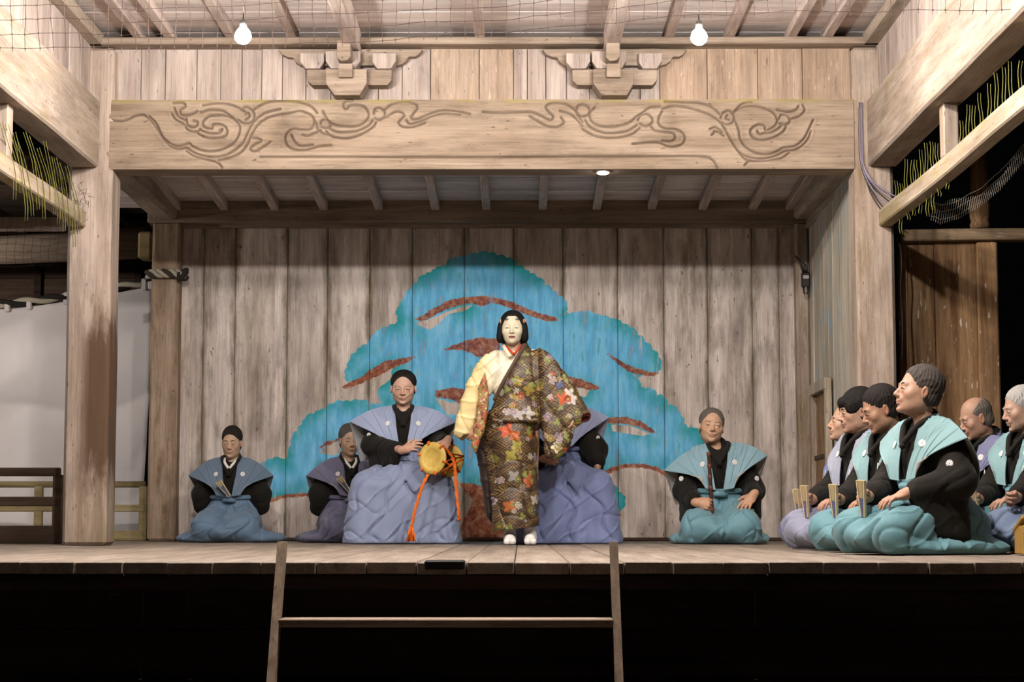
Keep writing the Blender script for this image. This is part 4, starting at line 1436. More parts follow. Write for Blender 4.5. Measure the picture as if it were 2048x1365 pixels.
def face_colors(T, base, lip=(0.42, 0.16, 0.13), grey_lip=0.0):
    Ri = (T[0] / T[2]).T / T[2]
    base = np.array(srgb(base)[:3])
    base = 0.80 * base + 0.20 * (base @ np.array((0.3, 0.6, 0.1))) * np.array((1.03, 1.0, 0.95))
    lip = np.array(lip) * 0.6 + base * 0.4
    def fn(V):
        L = (V - T[1]) @ Ri.T
        c = np.tile(base, (len(V), 1))
        def blend(w, col):
            nonlocal c
            c = c + (np.array(col) - c) * np.clip(w, 0, 1)[:, None]
        def blob(cx, cy, cz, rx, ry, rz):
            return np.exp(-(((L[:, 0] - cx) / rx) ** 2 + ((L[:, 1] - cy) / ry) ** 2 + ((L[:, 2] - cz) / rz) ** 2))
        for s in (-1, 1):
            blend(0.30 * blob(s * 0.042, -0.08, -0.028, 0.022, 0.03, 0.02), base * np.array((1.12, 0.80, 0.74)))
            blend(0.45 * blob(s * 0.08, 0.01, -0.008, 0.012, 0.03, 0.03), base * np.array((1.05, 0.74, 0.66)))
        blend(0.35 * blob(0, -0.11, -0.03, 0.015, 0.02, 0.015), base * np.array((1.1, 0.78, 0.7)))
        blend(1.1 * blob(0, -0.098, -0.067, 0.019, 0.016, 0.009), lip)
        zl = L[:, 2] + 0.0662 + 0.19 * np.abs(L[:, 0])
        blend(0.9 * np.exp(-(L[:, 0] / 0.021) ** 2 - ((L[:, 1] + 0.098) / 0.014) ** 2 - (zl / 0.0028) ** 2), np.array((0.12, 0.05, 0.04)))
        far = np.linalg.norm(L, axis=1) > 0.25
        c[far] = base * np.array((1.0, 0.92, 0.88))
        return c
    return fn


def face_parts(parent, V, T, brow_c, brow_w=1.0, open_eye=0.0, thin=1.0):
    """Eyes and eyebrows laid on the face surface."""
    Ri = (T[0] / T[2]).T / T[2]
    L = (V - T[1]) @ Ri.T
    fr = L[(L[:, 1] < -0.03) & (np.abs(L[:, 0]) < 0.08) & (np.abs(L[:, 2]) < 0.12)]
    def surf(x, z):
        w = np.hypot(fr[:, 0] - x, fr[:, 2] - z)
        i = np.argsort(w)[:5]
        return fr[i, 1].mean()
    def strip(name, pts, wid, mat, lift):
        P = [np.array((x * thin, surf(x * thin, z) - lift, z)) for x, z in pts]
        P = [T[0] @ p + T[1] for p in P]
        o = tube(name, P, [w * T[2] for w in wid], mat, parent, 6)
    for s in (-1, 1):
        strip('eye', [(s * (0.018 + 0.0285 * t), -0.0015 + 0.0035 * math.sin(t * 3.14) - 0.003 * t) for t in np.linspace(0, 1, 7)],
              [0.0008, 0.0021, 0.0027 + open_eye, 0.003 + open_eye, 0.0027 + open_eye, 0.002, 0.0008], M['ink'], 0.0012)
        strip('eyebrow', [(s * (0.013 + 0.036 * t), 0.0225 + 0.006 * math.sin(t * 2.6) - 0.004 * t) for t in np.linspace(0, 1, 6)],
              [0.0016 * brow_w, 0.0032 * brow_w, 0.0036 * brow_w, 0.0034 * brow_w, 0.0026 * brow_w, 0.001], brow_c, 0.0005)


def make_hair(parent, T, style, color, h=0.005, thin=1.0):
    c = T[1]
    s = T[2]
    F = Field(c - 0.17 * s, c + 0.17 * s, h)
    # built in the head frame: rotate the grid by working in local coordinates
    F.lo = np.array((-0.15, -0.15, -0.17), np.float32)
    n = np.ceil(np.array((0.30, 0.32, 0.34)) / h).astype(int)
    F.n = n
    F.ax = [F.lo[i] + h * np.arange(n[i], dtype=np.float32) for i in range(3)]
    F.d = np.full(n, 0.2, np.float32)
    th = style.get('thick', 0.010)
    F.ell((0, 0.019 + 0.9 * th, 0.043 + 0.25 * th), ((0.0785 + 0.75 * th) * thin, 0.094 + th, 0.084 + th), 0.01)
    F.ell((0, 0.036, -0.025), (0.072 * thin + th * 0.4, 0.074 + th * 0.5, 0.07), 0.02)
    for e in style.get('extra', ()):
        F.ell(e[0], e[1], e[2] if len(e) > 2 else 0.02)
    hy, hz = style.get('line', (-0.082, 0.078))      # front hairline
    sy, sz = style.get('temple', (-0.028, -0.02))     # sideburn point
    d = np.array((sy - hy, sz - hz))
    nrm = np.array((d[1], -d[0]))
    if nrm[0] > 0:
        nrm = -nrm
    F.cut((0, hy, hz), (0, nrm[0], nrm[1]))
    F.cut((0, 0.05, style.get('nape', -0.068)), (0, 0.25, -1))
    F.ell((0, -0.085, 0.01), (0.060, 0.075, style.get('fore', 0.062)), 0.01, 'sub')
    for q in (-1, 1):
        F.ell((q * 0.088, 0.004, -0.014), (0.024, 0.026, 0.034), 0.006, 'sub')
    if style.get('bald'):
        F.ell((0, -0.035, 0.105), (0.078, 0.112, 0.09), 0.012, 'sub')
    for e in style.get('fringe', ()):
        F.ell(e[0], e[1], 0.012)
    V, Fq = F.mesh()
    V = relax(V, Fq, 1)
    nn = normals(V, Fq)
    am = style.get('tuft', 0.0013)
    an = np.arctan2(V[:, 0], V[:, 1])
    V = V + nn * (am * (np.sin(V[:, 0] * 330 + 3 * np.sin(V[:, 2] * 60)) + np.sin(an * 31 + V[:, 2] * 90)))[:, None]
    V = V @ T[0].T + T[1]
    return link('hair', mesh_np('hair', V, Fq, hair_mat(color), True), parent)


def crest(parent, p, nrm, r=0.019, up=(0, 0, 1)):
    """White round crest: a ring and eight petals, lying on the cloth."""
    n = Vector(nrm).normalized()
    a = Vector(up).cross(n)
    if a.length < 1e-3:
        a = Vector((1, 0, 0)).cross(n)
    a.normalize()
    b = n.cross(a)
    V, Fs = [], []
    def pt(x, y, l):
        V.append(Vector(p) + a * x + b * y + n * l)
        return len(V) - 1
    seg = 24
    for ring in (r, r * 0.86):
        for k in range(seg):
            t = 2 * math.pi * k / seg
            pt(ring * math.cos(t), ring * math.sin(t), 0.002)
    for k in range(seg):
        k2 = (k + 1) % seg
        Fs.append((k, k2, seg + k2, seg + k))
    for k in range(8):
        t = 2 * math.pi * k / 8
        u, v = (math.cos(t), math.sin(t)), (-math.sin(t), math.cos(t))
        ids = [pt(u[0] * rr * r + v[0] * ww * r, u[1] * rr * r + v[1] * ww * r, 0.002) for rr, ww in ((0.10, 0), (0.45, 0.22), (0.80, 0.20), (0.88, 0), (0.80, -0.20), (0.45, -0.22))]
        Fs.append(tuple(ids))
    o = link('crest', mesh_py('crest', V, Fs, M['crest']), parent)
    sm = o.modifiers.new('thick', 'SOLIDIFY')
    sm.thickness = 0.0015
    return o


def vest(parent, front, shp, outer, lining, crest_r=0.019, lift=0.014, sh=(0.0, 0.0, 0.0)):
    """Stiff shoulder vest: for each side a pleated front and back panel meeting along the shoulder line.
    shp: neck (x,y,z), tip (x,y,z), chest (x,z) where the wing leaves the body, waist (x,z), in (x,z)."""
    ymap, F = front
    def body_y(x, z):
        i = int(np.clip(round((x - F.lo[0]) / F.h), 0, F.n[0] - 1))
        k = int(np.clip(round((z - F.lo[2]) / F.h), 0, F.n[2] - 1))
        return ymap[i, k]
    ins = F.d_torso < 0
    tmap = np.where(ins.any(2), F.ax[2][F.n[2] - 1 - ins[:, :, ::-1].argmax(2)], -9.0)
    def top_z(x, y):
        i = int(np.clip(round((x - F.lo[0]) / F.h), 0, F.n[0] - 1))
        k = int(np.clip(round((y - F.lo[1]) / F.h), 0, F.n[1] - 1))
        return tmap[i, k]
    NS, NT = 36, 22
    for s in (-1, 1):
        for back in (0, 1):
            G = np.zeros((NS, NT, 3))
            nk, tip, ch, wa, inn = (np.array(shp[k], float) for k in ('neck', 'tip', 'chest', 'waist', 'in'))
            if s < 0 and 'tip_l' in shp:
                tip = np.array(shp['tip_l'], float)
            for i in range(NS):
                u = i / (NS - 1)
                arch = math.sin(u * math.pi) * 0.030
                top = nk + (tip - nk) * u + np.array((0, 0, arch))
                if back:
                    bx = 0.02 + (tip[0] - 0.10) * u
                    bot = np.array((bx, shp.get('back_y', 0.20) - 0.06 * u, inn[1] + 0.0 - (0.10 if tip[0] > 0.36 else 0.03) * u))
                else:
                    if u < 0.45:
                        q = inn + (wa - inn) * (u / 0.45)
                    else:
                        q = wa + (ch - wa) * ((u - 0.45) / 0.55)
                    bot = np.array((q[0], shp.get('front_y', -0.13), q[1]))
                saw = ((u * 4.0) % 1.0)
                step = 0.011 * saw * min(1, u * 6) * (1 - 0.0 * u)
                for j in range(NT):
                    t = j / (NT - 1)
                    p = top + (bot - top) * t
                    bul = math.sin(t * math.pi) * 0.035
                    p[1] += bul if back else -bul * (1 - 0.5 * u)
                    p[1] += (step if back else -step) * (0.35 + 0.65 * math.sin(t * 2.2)) * (1 - t) ** 0.6
                    tz = top_z(s * p[0], p[1])
                    if tz > -5 and t < 0.6:
                        p[2] = max(p[2], tz + lift * (1.6 - t * 2.0))
                    if not back:
                        by = min(body_y(s * p[0], p[2]), body_y(s * p[0] * 0.9, p[2] - 0.02))
                        if by < 5:
                            p[1] = min(p[1], by - lift)
                    G[i, j] = (s * p[0], p[1], p[2])
            if not back:
                for _ in range(2):
                    G[1:-1, 1:-1, 1] = (G[1:-1, 1:-1, 1] * 2 + G[1:-1, :-2, 1] + G[1:-1, 2:, 1]) / 4
            V = G.reshape(-1, 3)
            idx = np.arange(NS * NT).reshape(NS, NT)
            Fq = np.stack([idx[:-1, :-1], idx[1:, :-1], idx[1:, 1:], idx[:-1, 1:]], -1).reshape(-1, 4)
            nrm = normals(V, Fq)
            want = 1 if back else -1
            if np.mean(nrm[:, 1]) * want < 0:
                Fq = Fq[:, ::-1]
                nrm = -nrm
            n0 = len(V)
            V2 = np.concatenate([V, V - nrm * 0.004])
            rim = []
            loop = list(idx[:, 0]) + list(idx[-1, 1:]) + list(idx[-2::-1, -1]) + list(idx[0, -2:0:-1])
            for a_, b_ in zip(loop, loop[1:] + loop[:1]):
                rim.append((a_, b_, b_ + n0, a_ + n0))
            Fa = np.concatenate([Fq, Fq[:, ::-1] + n0, np.array(rim)])
            mi = np.concatenate([np.zeros(len(Fq)), np.ones(len(Fq)), np.zeros(len(rim))])
            me = mesh_np('vest_panel', V2, Fa, [outer, lining], False, mi)
            pan = link('vest_panel', me, parent)
            if not back:
                i, j = 8, 9
                crest(pan, V[idx[i, j]] + nrm[idx[i, j]] * 0.003, nrm[idx[i, j]], crest_r)


def lapel(parent, pts, wid, mat, name='collar'):
    """Flat folded collar band along a path."""
    P = catmull(pts, 5)
    tube(name, [tuple(p) for p in P], wid, mat, parent, 8)


def knee_body(F, T, elb, wri, stool=0.0):
    """Kneeling body below the head."""
    F.cap((0, 0.09, 0.24), (0, 0.06, 0.46), 0.115, 0.12, 0.05)
    F.ell((0, 0.05, 0.49), (0.155, 0.10, 0.13), 0.05)
    F.cap((-0.13, 0.055, 0.585), (0.13, 0.055, 0.585), 0.05, 0.05, 0.05)
    nk = T[0] @ np.array((0, 0.03, -0.07)) + T[1]
    F.cap((0, 0.06, 0.58), nk, 0.060, 0.052, 0.035)
    F.ell((0, 0.12, 0.2), (0.17, 0.14, 0.13), 0.05)
    for q in (-1, 1):
        i = 0 if q < 0 else 1
        F.cap((q * 0.165, 0.055, 0.575), elb[i], 0.050, 0.041, 0.03)
        F.cap(elb[i], wri[i], 0.041, 0.028, 0.02)
        if stool:
            F.cap((q * 0.09, 0.1, 0.17), (q * 0.22, -0.28, 0.10), 0.085, 0.060, 0.03)
            F.cap((q * 0.22, -0.28, 0.10), (q * 0.22, -0.26, 0.06 - stool), 0.055, 0.040, 0.02)
            F.cap((q * 0.22, -0.26, 0.04 - stool), (q * 0.23, -0.38, 0.025 - stool), 0.035, 0.025, 0.02)
            continue
        F.cap((q * 0.09, 0.1, 0.17), (q * 0.13, -0.30, 0.10), 0.085, 0.060, 0.03)
        F.cap((q * 0.13, -0.30, 0.085), (q * 0.09, 0.20, 0.06), 0.055, 0.040, 0.02)
        F.cap((q * 0.09, 0.20, 0.05), (q * 0.06, 0.30, 0.035), 0.035, 0.025, 0.02)


def folds(seed, amp=0.010, n=9, z0=0.0, z1=0.34, cy=0.05):
    """Broad puffs parted by narrow valleys, running out from the waist, with cross creases."""
    rnd = np.random.RandomState(seed)
    ph = rnd.uniform(0, 6.28, 12)
    def fn(V):
        an = np.arctan2(V[:, 0], -(V[:, 1] - cy))
        z = V[:, 2]
        w = np.clip((z - z0 - 0.012) / 0.03, 0, 1) * np.clip((z1 - z) / 0.06, 0, 1)
        r = np.hypot(V[:, 0], V[:, 1] - cy)
        s1 = np.abs(np.sin(an * n / 2 + ph[0] + 0.9 * np.sin(r * 7 + z * 9 + ph[1]) + 0.5 * np.sin(z * 21 + ph[6])))
        v1 = -(1 - s1) ** 7
        s2 = np.abs(np.sin(an * 3.5 + r * 13 - z * 11 + ph[2] + 1.3 * np.sin(V[:, 0] * 9 + ph[3])))
        v2 = -(1 - s2) ** 7
        s3 = np.abs(np.sin(V[:, 0] * 12 - V[:, 2] * 17 + V[:, 1] * 9 + ph[4] + 1.5 * np.sin(V[:, 1] * 11 + ph[5])))
        v3 = (1 - s3) ** 10
        c = np.sin(V[:, 0] * 23 + V[:, 2] * 31 + ph[7] + 1.5 * np.sin(V[:, 1] * 17 + ph[8]))
        return w * amp * (1.7 * v1 + 0.8 * v2 + 0.7 * v3 + 0.10 * c + 0.2)
    return fn


def fan_closed(loc, R, label, length=0.26):
    """Closed folding fan: two guards, a block of ribs and the paper edge. Local x = length, from the rivet."""
    root = tag(empty('folding_fan', loc), label, 'fan', 'closed fans of the chorus')
    root.rotation_euler = Matrix([list(r) for r in R]).to_euler()
    def taper(name, x0, x1, w0, w1, t0, t1, y, mt, sp=0.0):
        V = []
        for x, w, t, o in ((x0, w0, t0, 0), (x1, w1, t1, sp)):
            for sy, sz in ((-1, -1), (1, -1), (1, 1), (-1, 1)):
                V.append((x, y + o + sy * t / 2, sz * w / 2))
        link(name, mesh_py(name, V, [(0, 1, 5, 4), (1, 2, 6, 5), (2, 3, 7, 6), (3, 0, 4, 7), (0, 1, 2, 3), (4, 5, 6, 7)], mt), root)
    taper('rib_block', 0, 0.12, 0.018, 0.020, 0.012, 0.018, 0, M['fan_rib'])
    taper('paper', 0.10, length, 0.020, 0.022, 0.018, 0.034, 0, M['fan_paper'])
    taper('guard', 0, length, 0.020, 0.023, 0.005, 0.005, -0.009, M['fan_guard'], -0.013)
    taper('guard', 0, length, 0.020, 0.023, 0.005, 0.005, 0.009, M['fan_guard'], 0.013)
    return root
M['fan_rib'] = plain('fan ribs', '4c5676', 0.6)
M['fan_paper'] = plain('fan paper', '9c8c68', 0.8)
M['fan_guard'] = plain('fan guards', 'cbb78e', 0.45)


def kneeler(loc, rz, label, skin, hair, vestc, lining, hak, head=(0, 0, 0), tall=1.0, thin=1.0, hs=0.95, style=None,
            wri=None, elb=None, hands=None, sleeve_drop=0.22, tipw=0.34, tipz=0.53, tip_l=None, white=False, seed=1, spread=1.0, h=0.0048,
            brow_c=None, open_eye=0.0, group='kneeling performers', nose=1.0, headpos=None, sleeve_w=0.085, brow_w=1.0, lean=0.0, stool=0.0, scale=1.0, chest=(0.125, 0.445), sleeve_crest=True, famp=0.014):
    root = tag(empty('person', loc, rz), label, 'person', group)
    root.scale = (scale,) * 3
    up = tall
    hp = np.array(headpos if headpos is not None else (0, 0.03 - lean, 0.80 * up + 0.0))
    Rh = rot('Z', head[2]) @ rot('Y', head[1]) @ rot('X', head[0])
    T = (Rh * hs, hp, hs)
    elb = elb or ((-0.25, 0.04, 0.37), (0.25, 0.04, 0.37))
    wri = wri or ((-0.17, -0.18, 0.27), (0.17, -0.18, 0.27))
    F = Field((-0.44, -0.62 if stool else -0.46, -0.01 - stool), (0.48, 0.40, 0.98 * up + 0.06), h)
    knee_body(F, T, elb, wri, stool)
    head_prims(F, T, nose=nose, thin=thin)
    for i, hd in enumerate(hands or ()):
        if hd:
            hand_prims(F, wri[i], **hd)
    o, V = sculpt('body', F, M['skin'], root, None, face_colors(T, skin), 1)
    face_parts(o, V, T, hair_mat(brow_c or hair), brow_w, open_eye, thin)
    make_hair(root, T, style or {}, hair, thin=thin)
    # kimono: torso first (for the vest), then the sleeves
    K = Field((-0.52, -0.34, 0.0), (0.52, 0.40, 0.86), 0.0095)
    K.ell((0, 0.075, 0.34), (0.165, 0.125, 0.20), 0.03)
    K.ell((0, 0.05, 0.50), (0.180, 0.128, 0.165), 0.05)
    K.cap((-0.135, 0.055, 0.590), (0.135, 0.055, 0.590), 0.068, 0.068, 0.05)
    nb = T[0] @ np.array((0, 0.05, -0.13)) + T[1]
    K.cap((0, 0.075, 0.60), (0, nb[1] + 0.03, min(nb[2], 0.685)), 0.075, 0.066, 0.04)
    fr = (K.front(), K)
    K.d_torso = K.d.copy()
    # front opening, cut as a V below the throat
    K.cap((0, nb[1] - 0.06, 0.79), (0, -0.02, 0.70), 0.064, 0.062, 0.008, 'sub')
    K.cap((0, -0.04, 0.70), (0, -0.135, 0.575), 0.058, 0.004, 0.01, 'sub')
    for i, q in enumerate((-1, 1)):
        e, w = np.array(elb[i], float), np.array(wri[i], float)
        sh_ = np.array((q * 0.17, 0.055, 0.575))
        cuff = e + (w - e) * 0.80
        K.cap(sh_, e, 0.066, sleeve_w, 0.04)
        K.cap(e, cuff, sleeve_w * 0.95, sleeve_w * 0.66, 0.04)
        # hanging part of the sleeve
        zb0 = max(e[2] - sleeve_drop, 0.06 if not stool else 0.02)
        for t in np.linspace(0, 1, 13):
            p = e + (cuff - e) * t
            p0 = sh_ + (e - sh_) * (0.45 + 0.55 * t)
            top = p0 * (1 - t) + p * t
            zb = min(zb0 + 0.03 * t, top[2] - 0.02)
            K.cap(top, (top[0] + q * 0.012, top[1] + 0.03, zb), 0.040, 0.034, 0.03)
    kim, _ = sculpt('kimono', K, M['black'], root, folds(seed + 5, 0.005, 7, 0.1, 0.62), None, 1)
    # collars
    nz = min(nb[2], 0.70)
    if white:
        lapel(root, [(-0.052, -0.012 + nb[1] * 0.3, 0.672), (-0.040, -0.065, 0.640), (-0.005, -0.099, 0.590)], 0.011, M['white_collar'], 'under_collar')
        lapel(root, [(0.052, -0.012 + nb[1] * 0.3, 0.672), (0.040, -0.065, 0.640), (0.005, -0.099, 0.590)], 0.011, M['white_collar'], 'under_collar')
    lapel(root, [(0.035, 0.095, 0.690), (0.072, 0.04, 0.685), (0.060, -0.04, 0.650), (0.022, -0.092, 0.580), (-0.01, -0.110, 0.53)], 0.015, M['black'])
    lapel(root, [(-0.035, 0.095, 0.690), (-0.072, 0.04, 0.685), (-0.060, -0.04, 0.650), (-0.022, -0.092, 0.580), (0.01, -0.114, 0.53)], 0.015, M['black'])
    shp = dict(neck=(0.078, 0.035, 0.690), tip=(tipw, 0.02, tipz), chest=chest, waist=(0.095, 0.375), **{'in': (0.026, 0.365)}, front_y=-0.115, back_y=0.215)
    if tip_l:
        shp['tip_l'] = tip_l
    vest(root, fr, shp, col_cloth(vestc), col_cloth(lining))
    for i, q in enumerate((-1, 1) if sleeve_crest else ()):
        e = np.array(elb[i], float)
        sh_ = np.array((q * 0.17, 0.055, 0.575))
        p = sh_ * 0.35 + e * 0.65
        nrm = np.array((q * 0.55, -0.83, 0.1))
        nrm /= np.linalg.norm(nrm)
        crest(kim, p + nrm * (sleeve_w + 0.004), nrm, 0.018)
    # hakama
    H = Field((-0.62, -0.60, -0.02 - stool), (0.62, 0.46, 0.48), 0.0080)
    H.ell((0, 0.07, 0.30), (0.172, 0.135, 0.13), 0.03)
    if stool:
        for q in (-1, 1):
            H.cap((q * 0.09, 0.10, 0.17), (q * 0.25, -0.29, 0.075), 0.125, 0.105, 0.05)
            H.cap((q * 0.27, -0.30, 0.05), (q * 0.31, -0.31, -stool), 0.115, 0.135, 0.05)
            H.cap((q * 0.12, -0.30, 0.05), (q * 0.13, -0.31, -stool), 0.10, 0.11, 0.05)
            H.cap((q * 0.2, 0.05, 0.0), (q * 0.24, 0.05, -stool), 0.13, 0.16, 0.06)
        H.ell((0, 0.14, -0.1), (0.25, 0.18, 0.32), 0.06)
        H.ell((0.02, -0.25, -0.10), (0.30, 0.14, 0.36), 0.05)
        H.cap((0.10, -0.41, -0.02), (-0.16, -0.47, -stool), 0.012, 0.032, 0.015, 'sub')
        H.cap((0.14, -0.42, -0.27), (0.0, -0.46, -stool), 0.010, 0.030, 0.02, 'sub')
        H.cap((-0.02, -0.30, 0.17), (0.10, -0.42, -0.04), 0.012, 0.012, 0.03, 'sub')
    else:
        H.ell((0, 0.17, 0.14), (0.235, 0.19, 0.14), 0.06)
    for q in (() if stool else (-1, 1)):
        H.cap((q * 0.09, 0.10, 0.19), (q * 0.155, -0.29, 0.118), 0.135, 0.112, 0.05)
        H.ell((q * 0.20 * spread, -0.03, 0.03), (0.15 * spread, 0.30, 0.055), 0.06)
        H.ell((q * 0.17 * spread, 0.22, 0.03), (0.19 * spread, 0.16, 0.045), 0.06)
    if not stool:
        H.ell((0, -0.16, 0.10), (0.22, 0.25, 0.11), 0.05)
        H.cap((0, -0.12, 0.31), (0, -0.47, 0.10), 0.028, 0.03, 0.04, 'sub')
        for q in (-1, 1):
            H.cap((q * 0.05, -0.08, 0.33), (q * 0.25, -0.30, 0.22), 0.010, 0.014, 0.03, 'sub')
            H.cap((q * 0.17, -0.02, 0.27), (q * 0.31, -0.16, 0.05), 0.012, 0.02, 0.03, 'sub')
    H.cut((0, 0, 0.004 - stool), (0, 0, -1))
    hak_o, _ = sculpt('hakama', H, col_cloth(hak), root, folds(seed, famp, 13, -stool, 0.34), None, 1)
    band = []
    for k in range(25):
        a = 2 * math.pi * k / 24
        band.append((0.170 * math.sin(a), 0.072 - 0.137 * math.cos(a), 0.365 - 0.02 * math.cos(a) * 0.5))
    tube('waist_band', band, 0.019, col_cloth(hak), hak_o, 8)
    kn = [(-0.045, -0.075, 0.330), (-0.02, -0.100, 0.338), (0.02, -0.100, 0.335), (0.05, -0.075, 0.328)]
    tube('knot', kn, [0.013, 0.02, 0.02, 0.013], col_cloth(hak), hak_o, 8)
    if stool:
        for ch_ in root.children:
            ch_.location.z += stool
    return root, T


def fist(xd, zd, curl=(66, 78, 52)):
    return dict(xd=xd, zd=zd, side=1, curl=curl, spread=0, thumb=(0.8, 0.25, -0.5))


def grip(w, xd, zd):
    """Centre of a closed hand and the axis it closes round."""
    R = frame_to(xd, zd)
    return np.array(w) + R @ np.array((0.098, 0.0, -0.030)), R[:, 1], R


def place(px, depth, z=0.0):
    return Vector((WX(px, depth), depth, z))


def in_world(root, p):
    return root.matrix_basis @ Vector(p)


FLAT = dict(xd=(0.25, -1, -0.25), zd=(0, -0.25, 1), side=1, curl=(12, 14, 10), spread=3)
def flat(side, inward=0.3, down=-0.28):
    # hand resting on the thigh; thumb towards the body's middle line
    sg = 1 if side == 'l' else -1       # 'r' = body's own right, at local -x
    return dict(xd=(-sg * inward, -1, down), zd=(0, -0.3, 1), side=1 if side == 'l' else -1, curl=(14, 16, 12), spread=3)

# --- two kneeling women at the back
BUN = dict(thick=0.010, line=(-0.080, 0.084), temple=(-0.030, -0.03), tuft=0.0009, nape=-0.085, extra=(((0, 0.10, 0.01), (0.05, 0.035, 0.045)),))
r, T = kneeler(place(462, 15.35), 0.0, 'kneeling woman in steel blue vest and hakama before bare boards', 'b58f6e', '2a211b', '5a6b7c', '86888e', '5a7086',
               head=(9, 0, -4), hs=1.0, thin=0.96, style=BUN,
               elb=((-0.235, 0.06, 0.38), (0.235, 0.06, 0.38)), wri=((-0.25, 0.05, 0.29), (0.25, 0.05, 0.29)), sleeve_drop=0.12,
               tipw=0.345, tipz=0.535, white=True, seed=3, spread=1.2, h=0.0052, sleeve_crest=False)
r, T = kneeler(place(700, 15.3), math.radians(14), 'kneeling woman in grey violet vest half hidden by the drummer', 'ab8668', '57504a', '605e72', '8f8a90', '5c5a70',
               head=(7, 0, 4), tall=1.02, hs=1.0, thin=0.97, style=BUN,
               elb=((-0.235, 0.06, 0.38), (0.235, 0.06, 0.38)), wri=((-0.25, 0.05, 0.29), (0.25, 0.05, 0.29)), sleeve_drop=0.13,
               tipw=0.35, tipz=0.53, white=True, seed=14, spread=1.15, h=0.0052, sleeve_crest=False)

# --- flute player
r, T = kneeler(place(1437, 14.35), math.radians(-4), 'kneeling man in teal vest holding a dark flute upright', 'b98d6b', '6b6259', '76949e', 'a9a59c', '608791',
               head=(-3, 6, 4), hs=0.98, thin=1.05, style=dict(fore=0.086, thick=0.009, line=(-0.074, 0.094), temple=(-0.014, -0.02)), headpos=(-0.045, 0.03, 0.80),
               elb=((-0.235, 0.03, 0.36), (0.235, 0.03, 0.36)), wri=((-0.155, -0.25, 0.275), (0.225, -0.20, 0.330)),
               hands=(fist((0.80, -0.55, -0.10), (-0.5, -0.8, 0.15)),
                      dict(xd=(-0.55, -0.55, -0.62), zd=(0.0, -0.62, 0.78), side=-1, curl=(8, 14, 10), spread=4)),
               sleeve_drop=0.20, sleeve_w=0.076, tipw=0.335, tipz=0.60, tip_l=(0.375, 0.02, 0.50), seed=21, spread=0.95, scale=1.10, chest=(0.115, 0.45), brow_w=0.8, h=0.0046)
FLU = r
r.rotation_euler.y = 0.0
gc, gy, gR = grip((-0.155, -0.25, 0.275), (0.80, -0.55, -0.10), (-0.5, -0.8, 0.15))
c = in_world(FLU, gc)
fl = tag(empty('flute', c), 'dark lacquered bamboo flute held upright by the kneeling man', 'flute')
fl.rotation_euler = (0.02, -0.05, 0)
prof = []
for k in range(41):
    z = -0.09 + 0.47 * k / 40
    rr = 0.0138 + 0.0006 * math.sin(k * 1.9)
    prof.append((rr, z))
lathe('tube_body', prof, plain('dark lacquer', '3a1f18', 0.35, spec=0.5, var=0.5, scale=60), fl, 12)
for z in (-0.05, 0.11, 0.19, 0.27, 0.36):
    o = lathe('bark_binding', [(0.0135, z), (0.0165, z + 0.004), (0.0165, z + 0.028), (0.0135, z + 0.032)], plain('bark binding', '5a3527', 0.5), fl, 12)

# --- chorus, two rows facing the stage
CH = 'chorus kneeling at the side of the stage'
def chorus(px, depth, deg, label, skin, hair, vestc, lining, hak, fan_label=None, fan_tilt=0.0, **kw):
    wr = ((-0.10, -0.255, 0.285), (0.165, -0.215, 0.300))
    el = ((-0.25, 0.02, 0.36), (0.255, 0.02, 0.36))
    fx, fz = (0.35, -0.92, -0.12), (-0.85, -0.45, 0.1)
    args = dict(elb=el, wri=wr, hands=(fist(fx, fz),
                                       dict(xd=(-0.35, -0.90, -0.26), zd=(0.0, -0.25, 1), side=-1, curl=(14, 16, 12), spread=3)),
                sleeve_drop=0.28, sleeve_w=0.090, tipw=0.31, tipz=0.57, group=CH, chest=(0.12, 0.45), h=0.0046, spread=0.8, famp=0.011)
    args.update(kw)
    rt, T = kneeler(place(px, depth, 0.006 if px > 1900 else 0.0), math.radians(deg), label, skin, hair, vestc, lining, hak, **args)
    if fan_label:
        gc, gy, gR = grip(args['wri'][0], fx, fz)
        ax_ = gy + np.array((fan_tilt, -0.12, 0))
        R = frame_to(ax_, (0.35, -0.95, 0.0))
        Rw = np.array(rt.rotation_euler.to_matrix()) @ R
        fan_closed(in_world(rt, gc - ax_ * 0.085), Rw, fan_label, 0.19)
    return rt
chorus(1839, 9.85, -62, 'grey haired man singing in bright turquoise vest, largest of the chorus', 'a87e62', '4b443e', '739294', 'a39f95', '587f86',
       'closed cream fan held by the grey haired man in turquoise', head=(-9, 0, -20), hs=1.03, scale=1.03, style=dict(thick=0.011, line=(-0.070, 0.092), temple=(-0.012, -0.03), tuft=0.0014), seed=31, spread=0.9, open_eye=0.001, tipw=0.335, headpos=(0, -0.005, 0.815))
chorus(1772, 10.65, -62, 'dark haired man looking down beside the grey haired singer', '9b6f50', '211a16', '739294', 'a39f95', '587f86',
       'closed cream fan held by the dark haired man looking down', head=(22, 0, -22), hs=1.0, style=dict(thick=0.011, line=(-0.078, 0.082), temple=(-0.016, -0.03), tuft=0.0014), seed=32, headpos=(0, -0.04, 0.79), scale=1.0)
chorus(1716, 11.4, -66, 'young man with black fringe in pale lavender vest', 'aa8064', '17120f', '888c9a', '9d9a98', '7a7c8e',
       'closed cream fan held by the young man with the fringe', head=(8, 0, -16), hs=0.98, style=dict(thick=0.017, line=(-0.09, 0.060), temple=(-0.03, -0.04), tuft=0.001, fringe=(((0, -0.066, 0.062), (0.066, 0.034, 0.036)), ((0.055, -0.04, 0.03), (0.028, 0.04, 0.045)), ((-0.055, -0.04, 0.03), (0.028, 0.04, 0.045)))), seed=33, scale=1.04, headpos=(0, -0.01, 0.79))
